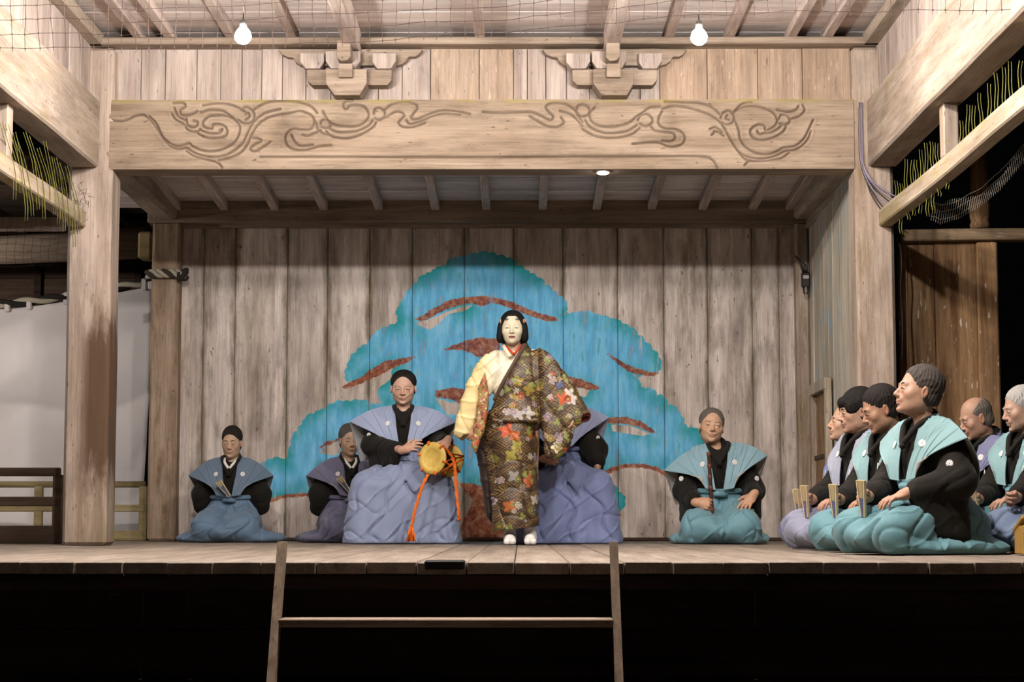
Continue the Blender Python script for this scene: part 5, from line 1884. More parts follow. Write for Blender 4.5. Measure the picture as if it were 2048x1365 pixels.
chorus(1696, 12.15, -74, 'man with thin moustache in blue vest farthest back in the front chorus row', 'ad8465', '2a2420', '5f6a8a', '85858f', '5a6086',
       'closed cream fan held by the man farthest back in the front row', head=(-6, 0, -6), hs=0.97, style=dict(thick=0.006, line=(-0.05, 0.104), temple=(0.0, -0.02)), seed=34, scale=1.0, headpos=(0, -0.02, 0.79))
chorus(1962, 11.7, -70, 'bald man in lavender vest kneeling before the brown wall', 'a2775a', '6d655c', '686884', '85838f', '545a7a',
       None, head=(20, 0, -12), hs=1.0, style=dict(thick=0.004, bald=True, tuft=0.001), seed=35, headpos=(0, -0.035, 0.79))
chorus(1985, 12.6, -58, 'man bending his head behind the bald man', 'a87a5c', '332a24', '686884', '85838f', '545a7a',
       None, head=(34, 0, -10), hs=0.95, style=dict(thick=0.008), seed=36, headpos=(0, -0.15, 0.685))
chorus(2046, 10.9, -62, 'white haired man in turquoise vest at the picture edge', 'aa8268', 'b5b0aa', '739294', 'a39f95', '587f86',
       'closed cream fan held by the white haired man', fan_tilt=-0.25, head=(12, 0, -22), hs=1.0, style=dict(thick=0.010, line=(-0.074, 0.088), temple=(-0.012, -0.03), tuft=0.0014), seed=37, headpos=(0, -0.01, 0.80))
chorus(2130, 10.0, -64, 'chorus member in grey blue hakama cut off by the picture edge', 'b58b6c', '3a332d', '6a7890', '9a98a8', '66758e',
       None, head=(5, 0, -10), seed=38)
# mat under the second row, and a book rest
tag(box('straw_mat', (2.86, 9.55, 0.0), (4.2, 13.2, 0.006), wood('straw mat', 1, 'b79f6c', '8f7a4c', '7d6a42', spread=0.02), None, 0.003), 'straw mat under the back row of the chorus', 'mat')
br_ = tag(empty('book_rest', (WX(2052, 9.9), 9.5, 0.006)), 'small wooden book rest on the mat at the picture edge', 'stand')
bw = plain('honey wood', '9c7a3e', 0.5)
for q in (-0.14, 0.10):
    o = link('leg', box_mesh('leg', (0.03, 0.16, 0.14), bw, 0.004), br_)
    o.location = (q, 0, 0.07)
o = link('book_shelf', box_mesh('book_shelf', (0.32, 0.2, 0.022), bw, 0.004), br_)
o.location = (0, 0, 0.15)
o.rotation_euler = (-0.35, 0, 0)
o = link('ledge', box_mesh('ledge', (0.32, 0.02, 0.045), bw, 0.004), br_)
o.location = (0, -0.1, 0.12)

# --- seated drummers
def hand_r(**k):
    return dict(curl=(20, 30, 20), spread=6, **k)
r, T = kneeler(place(806, 14.5), math.radians(3), 'drummer in grey blue vest seated with a yellow drum', 'bb9076', '1f1a17', '8690a8', 'a3a1a3', '7a849e',
               head=(10, 0, -3), hs=1.02, thin=1.16, style=dict(fore=0.084, thick=0.009, line=(-0.066, 0.100), temple=(-0.028, -0.035), tuft=0.0006), tall=1.03, stool=0.36,
               elb=((-0.235, -0.02, 0.385), (0.29, -0.02, 0.38)), wri=((0.005, -0.385, 0.335), (0.335, -0.43, 0.405)),
               hands=(dict(xd=(0.75, -0.45, 0.30), zd=(-0.35, -0.80, 0.45), side=1, curl=(14, 24, 18), spread=7, thumb=(0.7, 0.7, -0.2)),
                      dict(xd=(-0.35, -0.65, -0.55), zd=(0.1, -0.55, 0.8), side=-1, curl=(35, 45, 30), spread=3)),
               sleeve_drop=0.16, sleeve_w=0.08, tipw=0.41, tipz=0.565, seed=41, chest=(0.145, 0.435), brow_w=0.5, famp=0.015, group='seated drummers')
DRM = r
r, T = kneeler(place(1116, 14.5), math.radians(6), 'drummer in blue grey hakama almost hidden behind the masked dancer', 'b58b6c', '2a241f', '7f86a0', '9799ac', '6a7498',
               head=(16, 0, -6), hs=0.98, tall=0.98, stool=0.36, elb=((-0.26, 0.0, 0.37), (0.28, 0.0, 0.35)), wri=((-0.14, -0.30, 0.27), (0.285, -0.12, 0.25)),
               hands=(fist((0.8, -0.5, -0.1), (-0.5, -0.8, 0.2)), fist((0.05, -0.1, -1), (1, 0, 0))), sleeve_drop=0.29, sleeve_w=0.10, tipw=0.40, tipz=0.60, seed=45, chest=(0.15, 0.44), famp=0.015, group='seated drummers', h=0.0056)

# --- hand drum with orange cords
near = W(864, 917, 13.93)
ax = Vector((0.50, 0.86, -0.05)).normalized()
dr = tag(empty('hand_drum', near), 'hand drum with yellow skins laced by orange cords on the drummer\'s knee', 'drum')
q = ax.to_track_quat('Z', 'Y')
dr.rotation_mode = 'QUATERNION'
dr.rotation_quaternion = q
m, nt, b = new_mat('drum skin')
tc = N(nt, 'ShaderNodeTexCoord')
ln = N(nt, 'ShaderNodeVectorMath', operation='LENGTH')
nt.links.new(tc.outputs['Object'], ln.inputs[0])
skc = ramp(nt, mth(nt, 'MULTIPLY', ln.outputs['Value'], 8.0), [(0.0, srgb('c9a94f')), (0.55, srgb('bd9a3c')), (0.60, srgb('d0b357')), (0.95, srgb('b8923a'))])
nt.links.new(mixc(nt, 0.35, skc, ramp(nt, noise(nt, tc.outputs['Object'], 30.0, 4.0), [(0.3, srgb('a5843a')), (0.7, srgb('e0c877'))])), b.inputs['Base Color'])
b.inputs['Roughness'].default_value = 0.5
M['drumskin'] = m
M['cord'] = plain('orange cord', 'd2661a', 0.8, var=0.2, scale=200)
RD, LD = 0.121, 0.25
for z0, sg in ((0.0, 1), (LD, -1)):
    o = lathe('drum_head', [(0.001, 0.0), (RD * 0.62, 0.0), (RD * 0.66, -0.004), (RD - 0.006, -0.003), (RD, 0.005), (RD - 0.004, 0.014), (RD - 0.03, 0.016)], M['drumskin'], dr, 32)
    o.location = (0, 0, z0)
    if sg < 0:
        o.rotation_euler = (math.pi, 0, 0)
lathe('drum_shell', [(0.06, 0.012), (0.062, 0.03), (0.05, 0.07), (0.03, 0.10), (0.028, 0.15), (0.05, 0.18), (0.062, 0.22), (0.06, 0.238)], plain('black lacquer drum shell', '1d1510', 0.3, spec=0.5), dr, 24)
for k in range(6):
    a0 = k * math.pi / 3 + 0.25
    a1 = a0 + math.pi / 6
    for aa, bb in ((a0, a1), (a1, a0 + math.pi / 3)):
        z_a, z_b = (-0.004, LD + 0.004) if aa == a0 else (LD + 0.004, -0.004)
        tube('lacing_cord', [(RD * 1.0 * math.cos(aa), RD * 1.0 * math.sin(aa), z_a), (RD * 0.72 * math.cos((aa + bb) / 2), RD * 0.72 * math.sin((aa + bb) / 2), LD / 2), (RD * math.cos(bb), RD * math.sin(bb), z_b)], 0.0065, M['cord'], dr, 6)
    tube('cord_loop', [((RD - 0.02) * math.cos(a0), (RD - 0.02) * math.sin(a0), -0.006), (RD * math.cos(a0), RD * math.sin(a0), -0.009), ((RD + 0.006) * math.cos(a0), (RD + 0.006) * math.sin(a0), 0.008)], 0.0085, M['cord'], dr, 7)
qi = q.inverted()
def loc_(p):
    return qi @ (Vector(p) - near)
def hang(pxs, d, r0, name='hanging_cord'):
    pts = catmull([tuple(W(px, py, d + dd)) for px, py, dd in pxs], 6)
    for s_ in (0, math.pi):
        path = []
        for i_, p in enumerate(pts):
            a = s_ + i_ * 0.9
            path.append(loc_((p[0] + r0 * 0.8 * math.cos(a), p[1] + r0 * 0.8 * math.sin(a), p[2])))
        tube(name, path, r0, M['cord'], dr, 6)
hang([(856, 950, -0.02), (846, 970, -0.06), (836, 1000, -0.07), (828, 1030, -0.08), (823, 1055, -0.08)], 13.93, 0.008)
for k in range(14):
    a = random.uniform(-1, 1)
    pts = [W(823 + a * 1.5, 1052, 13.85), W(822 + a * 6, 1068, 13.84 + random.uniform(-0.02, 0.02)), W(822 + a * 9, 1083, 13.84 + random.uniform(-0.03, 0.03))]
    tube('tassel_thread', [loc_(p) for p in pts], 0.006, M['cord'], dr, 5)
hang([(884, 893, 0.06), (898, 905, 0.04), (908, 925, 0.04), (911, 950, 0.02), (913, 985, 0.0), (917, 1020, 0.0), (918, 1042, 0.02)], 13.93, 0.008)
hang([(872, 945, 0.0), (890, 940, 0.03), (905, 928, 0.05), (925, 920, 0.1)], 13.93, 0.007)
# ------------------------------------------------------------------ masked dancer
def dpx(x, y):
    return ((x - 1040) / 277.0, (1085 - y) / 277.0)
DY = 13.72
dn = tag(empty('person', (WX(1040, DY), DY, 0)), 'standing dancer in white mask and gold brown brocade robe', 'person')
hc = np.array((-0.054, -0.02, 1.560))
Rh = rot('Z', -3) @ rot('X', 3)
T = (Rh * 0.98, hc, 0.98)
Tb = (Rh * 0.90, hc + np.array((0, 0.03, 0.0)), 0.90)
F = Field((-0.55, -0.30, -0.005), (0.58, 0.26, 1.72), 0.0056)
head_prims(F, Tb, ears=False)
F.cap((-0.02, 0.03, 1.33), hc + np.array((0, 0.04, -0.08)), 0.058, 0.05, 0.03)
F.ell((-0.02, 0.03, 1.18), (0.15, 0.10, 0.19), 0.05)
F.ell((-0.02, 0.04, 0.92), (0.15, 0.11, 0.14), 0.06)
F.cap((-0.15, 0.03, 1.33), (0.13, 0.03, 1.33), 0.05, 0.05, 0.05)
wr_r, wr_l = (-0.375, -0.035, 0.865), (0.405, -0.065, 0.955)
F.cap((-0.17, 0.03, 1.32), (-0.31, 0.03, 1.08), 0.05, 0.042, 0.03)
F.cap((-0.31, 0.03, 1.08), wr_r, 0.042, 0.028, 0.02)
F.cap((0.15, 0.03, 1.32), (0.31, 0.03, 1.10), 0.05, 0.042, 0.03)
F.cap((0.31, 0.03, 1.10), wr_l, 0.042, 0.028, 0.02)
for q, fx in ((-1, -0.072), (1, 0.072)):
    F.cap((q * 0.08 - 0.02, 0.04, 0.88), (fx, 0.02, 0.48), 0.085, 0.058, 0.03)
    F.cap((fx, 0.02, 0.48), (fx, 0.03, 0.08), 0.055, 0.036, 0.02)
    F.cap((fx, 0.04, 0.035), (fx, -0.13, 0.025), 0.033, 0.026, 0.02)
hand_prims(F, wr_r, (0.15, -0.25, -0.95), (-0.6, -0.75, 0.1), 1, (30, 45, 35), 2)
hand_prims(F, wr_l, (-0.05, -0.35, -0.92), (0.75, -0.6, 0.2), -1, (22, 35, 25), 3)
sculpt('body', F, M['skin'], dn, None, face_colors(Tb, 'b58a6b'), 1)

# mask
m_ = Field(hc - 0.15, hc + 0.15, 0.0036)
E = lambda c, r, k=0.02, op='add', R=None: m_.ell(c, r, k, op, R, T)
E((0, -0.01, 0.0), (0.080, 0.085, 0.120), 0.01)
E((0, -0.045, -0.075), (0.050, 0.045, 0.045), 0.03)
E((0, -0.079, -0.100), (0.020, 0.016, 0.016), 0.02)
for q in (-1, 1):
    E((q * 0.040, -0.060, -0.028), (0.030, 0.027, 0.030), 0.025)
    E((q * 0.033, -0.1025, 0.006), (0.018, 0.014, 0.009), 0.014, 'sub')
    E((q * 0.033, -0.0815, 0.002), (0.016, 0.012, 0.009), 0.006)
m_.cap((0, -0.084, 0.012), (0, -0.106, -0.030), 0.0075, 0.012, 0.012, T=T)
for q in (-1, 1):
    E((q * 0.013, -0.095, -0.034), (0.009, 0.010, 0.008), 0.007)
E((0, -0.089, -0.060), (0.022, 0.010, 0.0065), 0.006)
E((0, -0.087, -0.077), (0.018, 0.010, 0.007), 0.006)
m_.cap((-0.018, -0.101, -0.068), (0.018, -0.101, -0.068), 0.0045, 0.0045, 0.004, 'sub', T=T)
m_.cut(hc + np.array((0, -0.012, 0)), (0, 1, 0))
def mask_col(V):
    L = (V - T[1]) @ ((T[0] / T[2]).T / T[2]).T
    x, z = np.abs(L[:, 0]), L[:, 2]
    c = np.tile(np.array(srgb('bdb49b')[:3]), (len(V), 1))
    def put(w, col):
        nonlocal c
        c = c + (np.array(srgb(col)[:3]) - c) * np.clip(w, 0, 1)[:, None]
    put(np.exp(-((x - 0.040) / 0.014) ** 2 - ((z - 0.064) / 0.009) ** 2) * 1.3, '3f3d36')
    put((x < 0.024) * (np.abs(z + 0.068) < 0.0045 + 0.001) * 1.0, '3a1712')
    put(np.exp(-(x / 0.015) ** 2 - ((z + 0.0605) / 0.004) ** 2), 'a5452e')
    put(np.exp(-(x / 0.014) ** 2 - ((z + 0.078) / 0.005) ** 2), 'a5452e')
    put(np.exp(-((x - 0.033 + 0.0) / 0.011) ** 2 - ((z + 0.001 + 0.09 * (x - 0.033)) / 0.0032) ** 2) * 1.8, '15110d')
    put((z > 0.088 + 0.0 * x).astype(float), '14110f')
    return c
sculpt('mask', m_, attr_mat('painted mask', rough=0.45, spec=0.35), dn, None, mask_col, 1)

# wig with a brocade band
Wg = Field(hc - 0.18, hc + 0.18, 0.0048)
E = lambda c, r, k=0.02, op='add', R=None: Wg.ell(c, r, k, op, R, T)
E((0, 0.020, 0.040), (0.094, 0.105, 0.098), 0.01)
for q in (-1, 1):
    E((q * 0.090, 0.000, -0.030), (0.026, 0.045, 0.080), 0.02)
    E((q * 0.092, -0.012, -0.066), (0.026, 0.036, 0.042), 0.015)
E((0, 0.07, -0.08), (0.085, 0.05, 0.11), 0.03)
E((0, -0.10, -0.022), (0.079, 0.105, 0.128), 0.006, 'sub')
Wg.cap((0, -0.12, 0.10), (0, -0.02, 0.152), 0.0035, 0.003, 0.004, 'sub', T=T)
wig_o, _ = sculpt('wig', Wg, hair_mat('0f0d0c'), dn)
m, nt, b = new_mat('striped hair band')
tc = N(nt, 'ShaderNodeTexCoord')
wv = N(nt, 'ShaderNodeTexWave')
wv.inputs['Scale'].default_value = 28.0
nt.links.new(tc.outputs['Object'], wv.inputs['Vector'])
nt.links.new(ramp(nt, wv.outputs['Fac'], [(0.4, srgb('b5522c')), (0.6, srgb('d9c49a'))]), b.inputs['Base Color'])
V, Fs = [], []
for k in range(25):
    a = math.radians(-125 + 250 * k / 24)
    for rr, zz in ((0.101, 0.035), (0.101, 0.066), (0.094, 0.066), (0.094, 0.035)):
        p = T[0] @ np.array((rr * math.sin(a), 0.015 + rr * 1.05 * math.cos(a), zz)) + T[1]
        V.append(p)
for k in range(24):
    for i in range(4):
        Fs.append((k * 4 + i, k * 4 + (i + 1) % 4, k * 4 + 4 + (i + 1) % 4, k * 4 + 4 + i))
link('hair_band', mesh_py('hair_band', V, Fs, m, True), wig_o)

# cream under-robe: chest and the bared sleeve
def wrinkle(amp, seed):
    rnd = np.random.RandomState(seed)
    ph = rnd.uniform(0, 6.28, 6)
    def fn(V):
        s1 = np.abs(np.sin(V[:, 0] * 22 + V[:, 2] * 13 + ph[0] + 1.2 * np.sin(V[:, 2] * 9 + ph[1])))
        s2 = np.abs(np.sin(V[:, 0] * 9 - V[:, 2] * 27 + ph[2] + 1.2 * np.sin(V[:, 0] * 14 + ph[3])))
        return amp * ((1 - s1) ** 4 * -1.0 + (1 - s2) ** 4 * 0.9 + 0.25 * np.sin(V[:, 2] * 37 + V[:, 0] * 19 + ph[4]))
    return fn
Cr = Field((-0.58, -0.24, 0.68), (0.30, 0.24, 1.50), 0.0065)
Cr.ell((-0.02, 0.02, 1.17), (0.185, 0.118, 0.22), 0.03)
Cr.cap((-0.15, 0.03, 1.335), (0.10, 0.03, 1.345), 0.062, 0.060, 0.05)
Cr.cap((-0.03, 0.05, 1.35), (-0.045, 0.055, 1.43), 0.075, 0.062, 0.04)
Cr.poly([(-0.17, 1.40), (-0.25, 1.375), (-0.315, 1.30), (-0.385, 1.16), (-0.445, 0.97), (-0.482, 0.785), (-0.42, 0.745), (-0.35, 0.79), (-0.30, 0.90), (-0.245, 1.04), (-0.19, 1.13), (-0.12, 1.25)], -0.085, 0.075, 0.045, 0.03)
Cr.cap((-0.38, -0.03, 0.84), (-0.40, -0.04, 0.74), 0.032, 0.040, 0.01, 'sub')
Cr.cap((-0.05, -0.15, 1.50), (-0.035, -0.13, 1.37), 0.05, 0.006, 0.01, 'sub')
def cream_col(V):
    n = 0.5 + 0.5 * np.sin(V[:, 0] * 31 + 2 * np.sin(V[:, 2] * 23)) * np.sin(V[:, 2] * 41 + V[:, 0] * 11)
    a, b_ = np.array(srgb('d9c48c')[:3]), np.array(srgb('e2d8bf')[:3])
    w = np.clip((V[:, 0] + 0.28) / 0.1, 0, 1)
    c = (a + (b_ - a) * w[:, None]) * (0.86 + 0.18 * n)[:, None]
    return c
sculpt('inner_kimono', Cr, attr_mat('cream silk', rough=0.42, spec=0.4, bump=0.15, bscale=120.0), dn, wrinkle(0.009, 2), cream_col, 1)
lapel(dn, [(-0.105, -0.005, 1.435), (-0.085, -0.065, 1.405), (-0.045, -0.100, 1.365)], 0.010, cloth('red collar', 'a33a22', 0.6), 'red_collar')
lapel(dn, [(0.010, -0.005, 1.440), (-0.008, -0.065, 1.410), (-0.040, -0.105, 1.365)], 0.010, cloth('red collar b', 'a33a22', 0.6), 'red_collar')
lapel(dn, [(-0.118, 0.02, 1.440), (-0.105, -0.055, 1.405), (-0.07, -0.105, 1.345)], 0.015, cloth('cream collar', 'd8cbb0', 0.6), 'cream_collar')

# brocade pattern
rb = np.random.RandomState(11)
PAL = [('b9a8a8', 0.20), ('9c8a98', 0.17), ('a8924f', 0.22), ('ad5028', 0.13), ('7c7838', 0.16), ('b8b3a4', 0.09), ('434e74', 0.03)]
MOT = []
for _ in range(270):
    cidx = rb.choice(len(PAL), p=[p for _, p in PAL])
    MOT.append((rb.uniform(-0.55, 0.62), rb.uniform(0.05, 1.45), rb.uniform(0.017, 0.033), rb.choice([0, 0, 0, 1, 2]), np.array(srgb(PAL[cidx][0])[:3]), rb.uniform(0, 6.28), rb.choice([5, 6, 7])))
BIG = [(-0.145, 0.80, 0.055, 'c4532a'), (-0.09, 0.76, 0.045, 'b9622f'), (0.02, 0.44, 0.045, 'b65b34'), (0.27, 1.04, 0.055, 'cf5a2a'), (0.31, 1.07, 0.04, 'd9d2c6'), (0.33, 1.02, 0.04, 'd2c8c0'),
       (0.24, 1.13, 0.03, '4a5788'), (-0.10, 0.47, 0.045, '8f8a82'), (0.07, 0.31, 0.04, 'b8b4a0'), (-0.13, 0.26, 0.045, 'b4612f'), (-0.05, 1.16, 0.04, 'a88b3c'), (0.03, 1.1, 0.045, '9a8434'),
       (0.02, 0.93, 0.05, 'b9b3a8'), (-0.06, 0.915, 0.045, 'a9a398'), (0.30, 0.66, 0.03, 'c4562a'), (0.22, 0.68, 0.04, 'd6cf9e'), (-0.12, 0.62, 0.045, '9c9440'), (-0.08, 0.69, 0.045, 'a39a48')]
def brocade(V):
    u = V[:, 0] + 0.35 * V[:, 1]
    v = V[:, 2] + 0.10 * V[:, 1]
    base = np.array(srgb('33221c')[:3])
    gold = np.array(srgb('9c8048')[:3])
    c = np.tile(base, (len(V), 1))
    ck = (np.floor(u / 0.052) + np.floor(v / 0.040)) % 2
    s = np.where(ck > 0, (u * 0.75 + v), (u * 0.75 - v)) / 0.0205
    line = np.abs(s - np.floor(s) - 0.5) < 0.20
    wear = 0.55 + 0.45 * np.sin(u * 47 + 3 * np.sin(v * 29)) * np.sin(v * 38)
    c = c + (gold - c) * (line * wear)[:, None]
    def stamp(w, col):
        nonlocal c
        c = c + (col - c) * np.clip(w, 0, 1)[:, None]
    for (a, b_, r, col) in BIG:
        du, dv = u - a, v - b_
        near_ = np.hypot(du, dv)
        th = np.arctan2(dv, du)
        stamp((near_ < r * (0.8 + 0.25 * np.cos(4 * th + a * 30))) * 0.92, np.array(srgb(col)[:3]))
    for (a, b_, r, ty, col, ph, n) in MOT:
        du, dv = u - a, v - b_
        sel = (np.abs(du) < r) & (np.abs(dv) < r)
        if not sel.any():
            continue
        rr = np.hypot(du, dv)
        th = np.arctan2(dv, du) + ph
        if ty == 0:
            stamp(sel & (rr < r * (0.72 + 0.28 * np.abs(np.cos(n * th / 2)))), col)
            stamp(sel & (np.abs(rr - r * 0.55) < r * 0.10), col * 0.35)
            stamp(sel & (rr < r * 0.25), np.array(srgb('b08a30')[:3]))
        elif ty == 1:
            stamp(sel & (np.abs(du) * 1.2 + np.abs(dv) < r * 0.9), col * 0.8)
        else:
            stamp(sel & (rr < r * (0.35 + 0.65 * np.abs(np.cos(1.5 * th)))), np.array(srgb('7f8440')[:3]))
    return c * 0.86
Rb = Field((-0.42, -0.34, 0.05), (0.58, 0.30, 1.50), 0.0062)
Rb.ell((-0.01, 0.02, 1.17), (0.205, 0.135, 0.235), 0.03)
Rb.cap((0.02, 0.04, 1.345), (0.15, 0.03, 1.335), 0.075, 0.075, 0.05)
Rb.cap((0.00, 0.055, 1.36), (-0.005, 0.06, 1.43), 0.078, 0.070, 0.04)
Rb.ell((-0.03, 0.01, 0.92), (0.195, 0.145, 0.16), 0.05)
Rb.cap((-0.055, 0.02, 0.74), (-0.03, 0.01, 0.20), 0.185, 0.158, 0.06)
Rb.cap((-0.20, 0.06, 0.82), (-0.10, 0.04, 0.35), 0.10, 0.09, 0.06)
Rb.cap((-0.03, 0.01, 0.30), (-0.03, 0.01, 0.05), 0.158, 0.165, 0.05)
Rb.poly([(0.14, 1.42), (0.235, 1.352), (0.325, 1.245), (0.40, 1.13), (0.47, 1.0), (0.515, 0.925), (0.46, 0.875), (0.395, 0.84), (0.385, 0.76), (0.33, 0.655), (0.245, 0.595), (0.18, 0.625), (0.155, 0.80), (0.14, 1.1)], -0.125, 0.055, 0.05, 0.025)
Rb.cap((0.455, -0.06, 0.925), (0.50, -0.12, 0.875), 0.036, 0.046, 0.01, 'sub')
Rb.box((-0.03, -0.135, 0.875), (0.17, 0.02, 0.022), 0.018, 0.03)
X, Y, Z = Rb.pts((slice(None),) * 3)
xl = 0.03 + (-0.265) * (1.43 - Z) / 0.44
xl = np.where(Y > 0.06, -0.05 + 0 * Z, xl)
Rb.d = np.maximum(Rb.d, np.minimum(xl - X, Z - 0.985 + 0 * Y).astype(np.float32))
Rb.cut((-0.03, 0, 0.115), (0.10, 0.02, -1))
# hollow the hem so the feet stand clear
Rb.cap((-0.03, 0.01, 0.03), (-0.03, 0.01, 0.20), 0.140, 0.135, 0.0, 'sub')
def robe_fold(V):
    z = V[:, 2]
    w = np.where(z < 0.85, 1.0, 0.6)
    s1 = np.abs(np.sin(V[:, 0] * 15 + z * 6 + 0.8 * np.sin(z * 7)))
    s2 = np.abs(np.sin(z * 16 - V[:, 0] * 9 + 1.1 * np.sin(V[:, 0] * 13)))
    bl = np.where(V[:, 0] < 0.13, 1.0, 0.0)
    return bl * (0.016 * np.exp(-((z - 0.925) / 0.04) ** 2) - 0.022 * np.exp(-((z - 0.858) / 0.018) ** 2)) + 0.011 * w * (-(1 - s1) ** 5 * 1.3 - (1 - s2) ** 6 * 0.8 + 0.2 * np.sin(z * 33 + V[:, 0] * 25))
M['brocade'] = attr_mat('brocade', rough=0.45, spec=0.45, bump=0.25, bscale=260.0)
sculpt('brocade_robe', Rb, M['brocade'], dn, robe_fold, brocade, 1)
Cu = Field((0.36, -0.2, 0.80), (0.58, 0.06, 1.02), 0.006)
Cu.ell((0.462, -0.045, 0.925), (0.050, 0.055, 0.050), 0.0)
Cu.cap((0.47, -0.07, 0.90), (0.50, -0.12, 0.86), 0.03, 0.05, 0.0, 'sub')
sculpt('cuff_lining', Cu, cloth('dark red silk', '5a1f18', 0.5), dn)
lapel(dn, [(0.028, 0.02, 1.445), (0.03, -0.06, 1.425), (-0.03, -0.125, 1.32), (-0.12, -0.140, 1.16), (-0.185, -0.115, 1.03)], 0.014, cloth('dark robe collar', '4a3626', 0.5), 'robe_collar')
# patterned fold hanging inside the bared sleeve
mfold, nt, b = new_mat('red and gold lining')
tc = N(nt, 'ShaderNodeTexCoord')
vr = N(nt, 'ShaderNodeTexVoronoi')
vr.inputs['Scale'].default_value = 75.0
nt.links.new(tc.outputs['Object'], vr.inputs['Vector'])
sep = N(nt, 'ShaderNodeSeparateColor')
nt.links.new(vr.outputs['Color'], sep.inputs[0])
nt.links.new(ramp(nt, sep.outputs[0], [(0.0, srgb('6d6a34')), (0.35, srgb('8c7a3c')), (0.55, srgb('b0442c')), (0.8, srgb('3f2c20')), (1.0, srgb('c9b27c'))]), b.inputs['Base Color'])
b.inputs['Roughness'].default_value = 0.5
Fo = Field((-0.40, -0.22, 0.60), (-0.16, 0.06, 1.26), 0.007)
Fo.poly([dpx(x, y) for x, y in ((970, 742), (979, 790), (974, 842), (962, 880), (951, 908), (944, 890), (952, 835), (957, 775))], -0.13, -0.05, 0.02, 0.0)
sculpt('sleeve_lining', Fo, mfold, dn, wrinkle(0.006, 8))
Bk = Field((-0.42, -0.10, 0.05), (0.0, 0.26, 1.0), 0.009)
Bk.poly([dpx(x, y) for x, y in ((972, 830), (985, 830), (985, 1045), (972, 1030), (962, 960), (950, 890), (955, 860))], 0.0, 0.14, 0.05, 0.0)
sculpt('robe_back_fold', Bk, cloth('dark brown silk', '241813', 0.55), dn, wrinkle(0.008, 5))
# white split-toed socks
for q, fx, sp in ((-1, -0.072, -6), (1, 0.072, 8)):
    S = Field((fx - 0.1, -0.25, -0.01), (fx + 0.1, 0.15, 0.16), 0.0055)
    S.cap((fx, 0.05, 0.045), (fx, -0.10, 0.035), 0.044, 0.040, 0.02)
    S.cap((fx, -0.08, 0.030), (fx - 0.018 * q, -0.165, 0.024), 0.034, 0.026, 0.015)
    S.cap((fx, -0.08, 0.030), (fx + 0.020 * q, -0.150, 0.022), 0.034, 0.026, 0.006)
    S.cap((fx, 0.035, 0.05), (fx, 0.03, 0.14), 0.046, 0.044, 0.02)
    S.cut((0, 0, 0.002), (0, 0, -1))
    sculpt('split_toed_sock', S, M['sock'] if 'sock' in M else M.setdefault('sock', cloth('white sock', 'd9d4cf', 0.8)), dn)
# ------------------------------------------------------------------ nets, straw, cables
M['net'] = plain('dark net cord', '3a2c26', 0.9)
M['net_pale'] = plain('grey net cord', '8d857a', 0.9)
M['straw'] = plain('green straw', '6d6b2e', 0.85, var=0.3)
M['cable'] = plain('grey violet cable', '8d8296', 0.5)
M['cable_dark'] = plain('dark cable', '2b2422', 0.5)

# bird net hung along the front of the ceiling
ND = 9.4
def net_edge(px):
    xs_ = [-40, 350, 520, 700, 900, 1080, 1220, 1330, 1700, 2090]
    ys_ = [98, 103, 96, 87, 78, 64, 48, 38, 26, 24]
    return float(np.interp(px, xs_, ys_))
net = tag(empty('bird_net', (0, ND, 3.0)), 'dark square mesh bird net hanging along the top of the stage', 'net')
step = 27.5
items = []
rn = random.Random(5)
jit = {}
def npt(i, j):
    if (i, j) not in jit:
        px = -60 + i * step
        py = net_edge(px) - 5 - j * step
        p = W(px + rn.uniform(-2.2, 2.2), py + rn.uniform(-1.2, 1.2), ND)
        jit[(i, j)] = Vector((p.x, ND + 0.02 * math.sin(i * 0.7) + 0.015 * math.sin(j * 1.3 + i * 0.3), p.z)) - net.location
    return jit[(i, j)]
NI = 80
for i in range(NI):
    rows = int((net_edge(-60 + i * step) + 30) / step) + 2
    for j in range(rows):
        items.append(([npt(i, j), npt(i, j + 1)], 0.0017))
        if i < NI - 1:
            items.append(([npt(i, j), npt(i + 1, j)], 0.0017))
    b0 = npt(i, 0)
    items.append(([b0, b0 + Vector((rn.uniform(-0.004, 0.004), 0, -0.02))], 0.0015))
o = tubes('net_mesh', items, M['net'], net, 3)
tag(o, kind='stuff')
kn_ = [([p + Vector((0, 0, -0.004)), p + Vector((0, 0, 0.004))], 0.004) for p in jit.values()]
tag(tubes('net_knots', kn_, M['net'], net, 4), kind='stuff')

# sagging net outside the chorus side
NY = 12.4
net2 = tag(empty('bird_net', (3.3, NY, 2.5)), 'pale torn net sagging in the dark above the brown lintel', 'net')
items = []
def sag(px):
    return float(np.interp(px, [1865, 1880, 1920, 1960, 2000, 2040, 2080], [432, 440, 428, 405, 372, 325, 285]))
for k in range(44):
    px = 1862 + k * 4.6
    y0 = sag(px)
    a = W(px, y0 + 9, NY)
    b_ = W(px + 6, y0 - 26 - 10 * math.sin(k * 0.2), NY)
    items.append(([Vector(a) - net2.location, Vector(b_) - net2.location], 0.0016))
for dy in (0, 15, 28):
    items.append(([Vector(W(1862 + k * 9.2, sag(1862 + k * 9.2) - dy - 1.5 * math.sin(k), NY)) - net2.location for k in range(23)], 0.0022))
tag(tubes('net_mesh', items, M['net_pale'], net2, 3), kind='stuff')

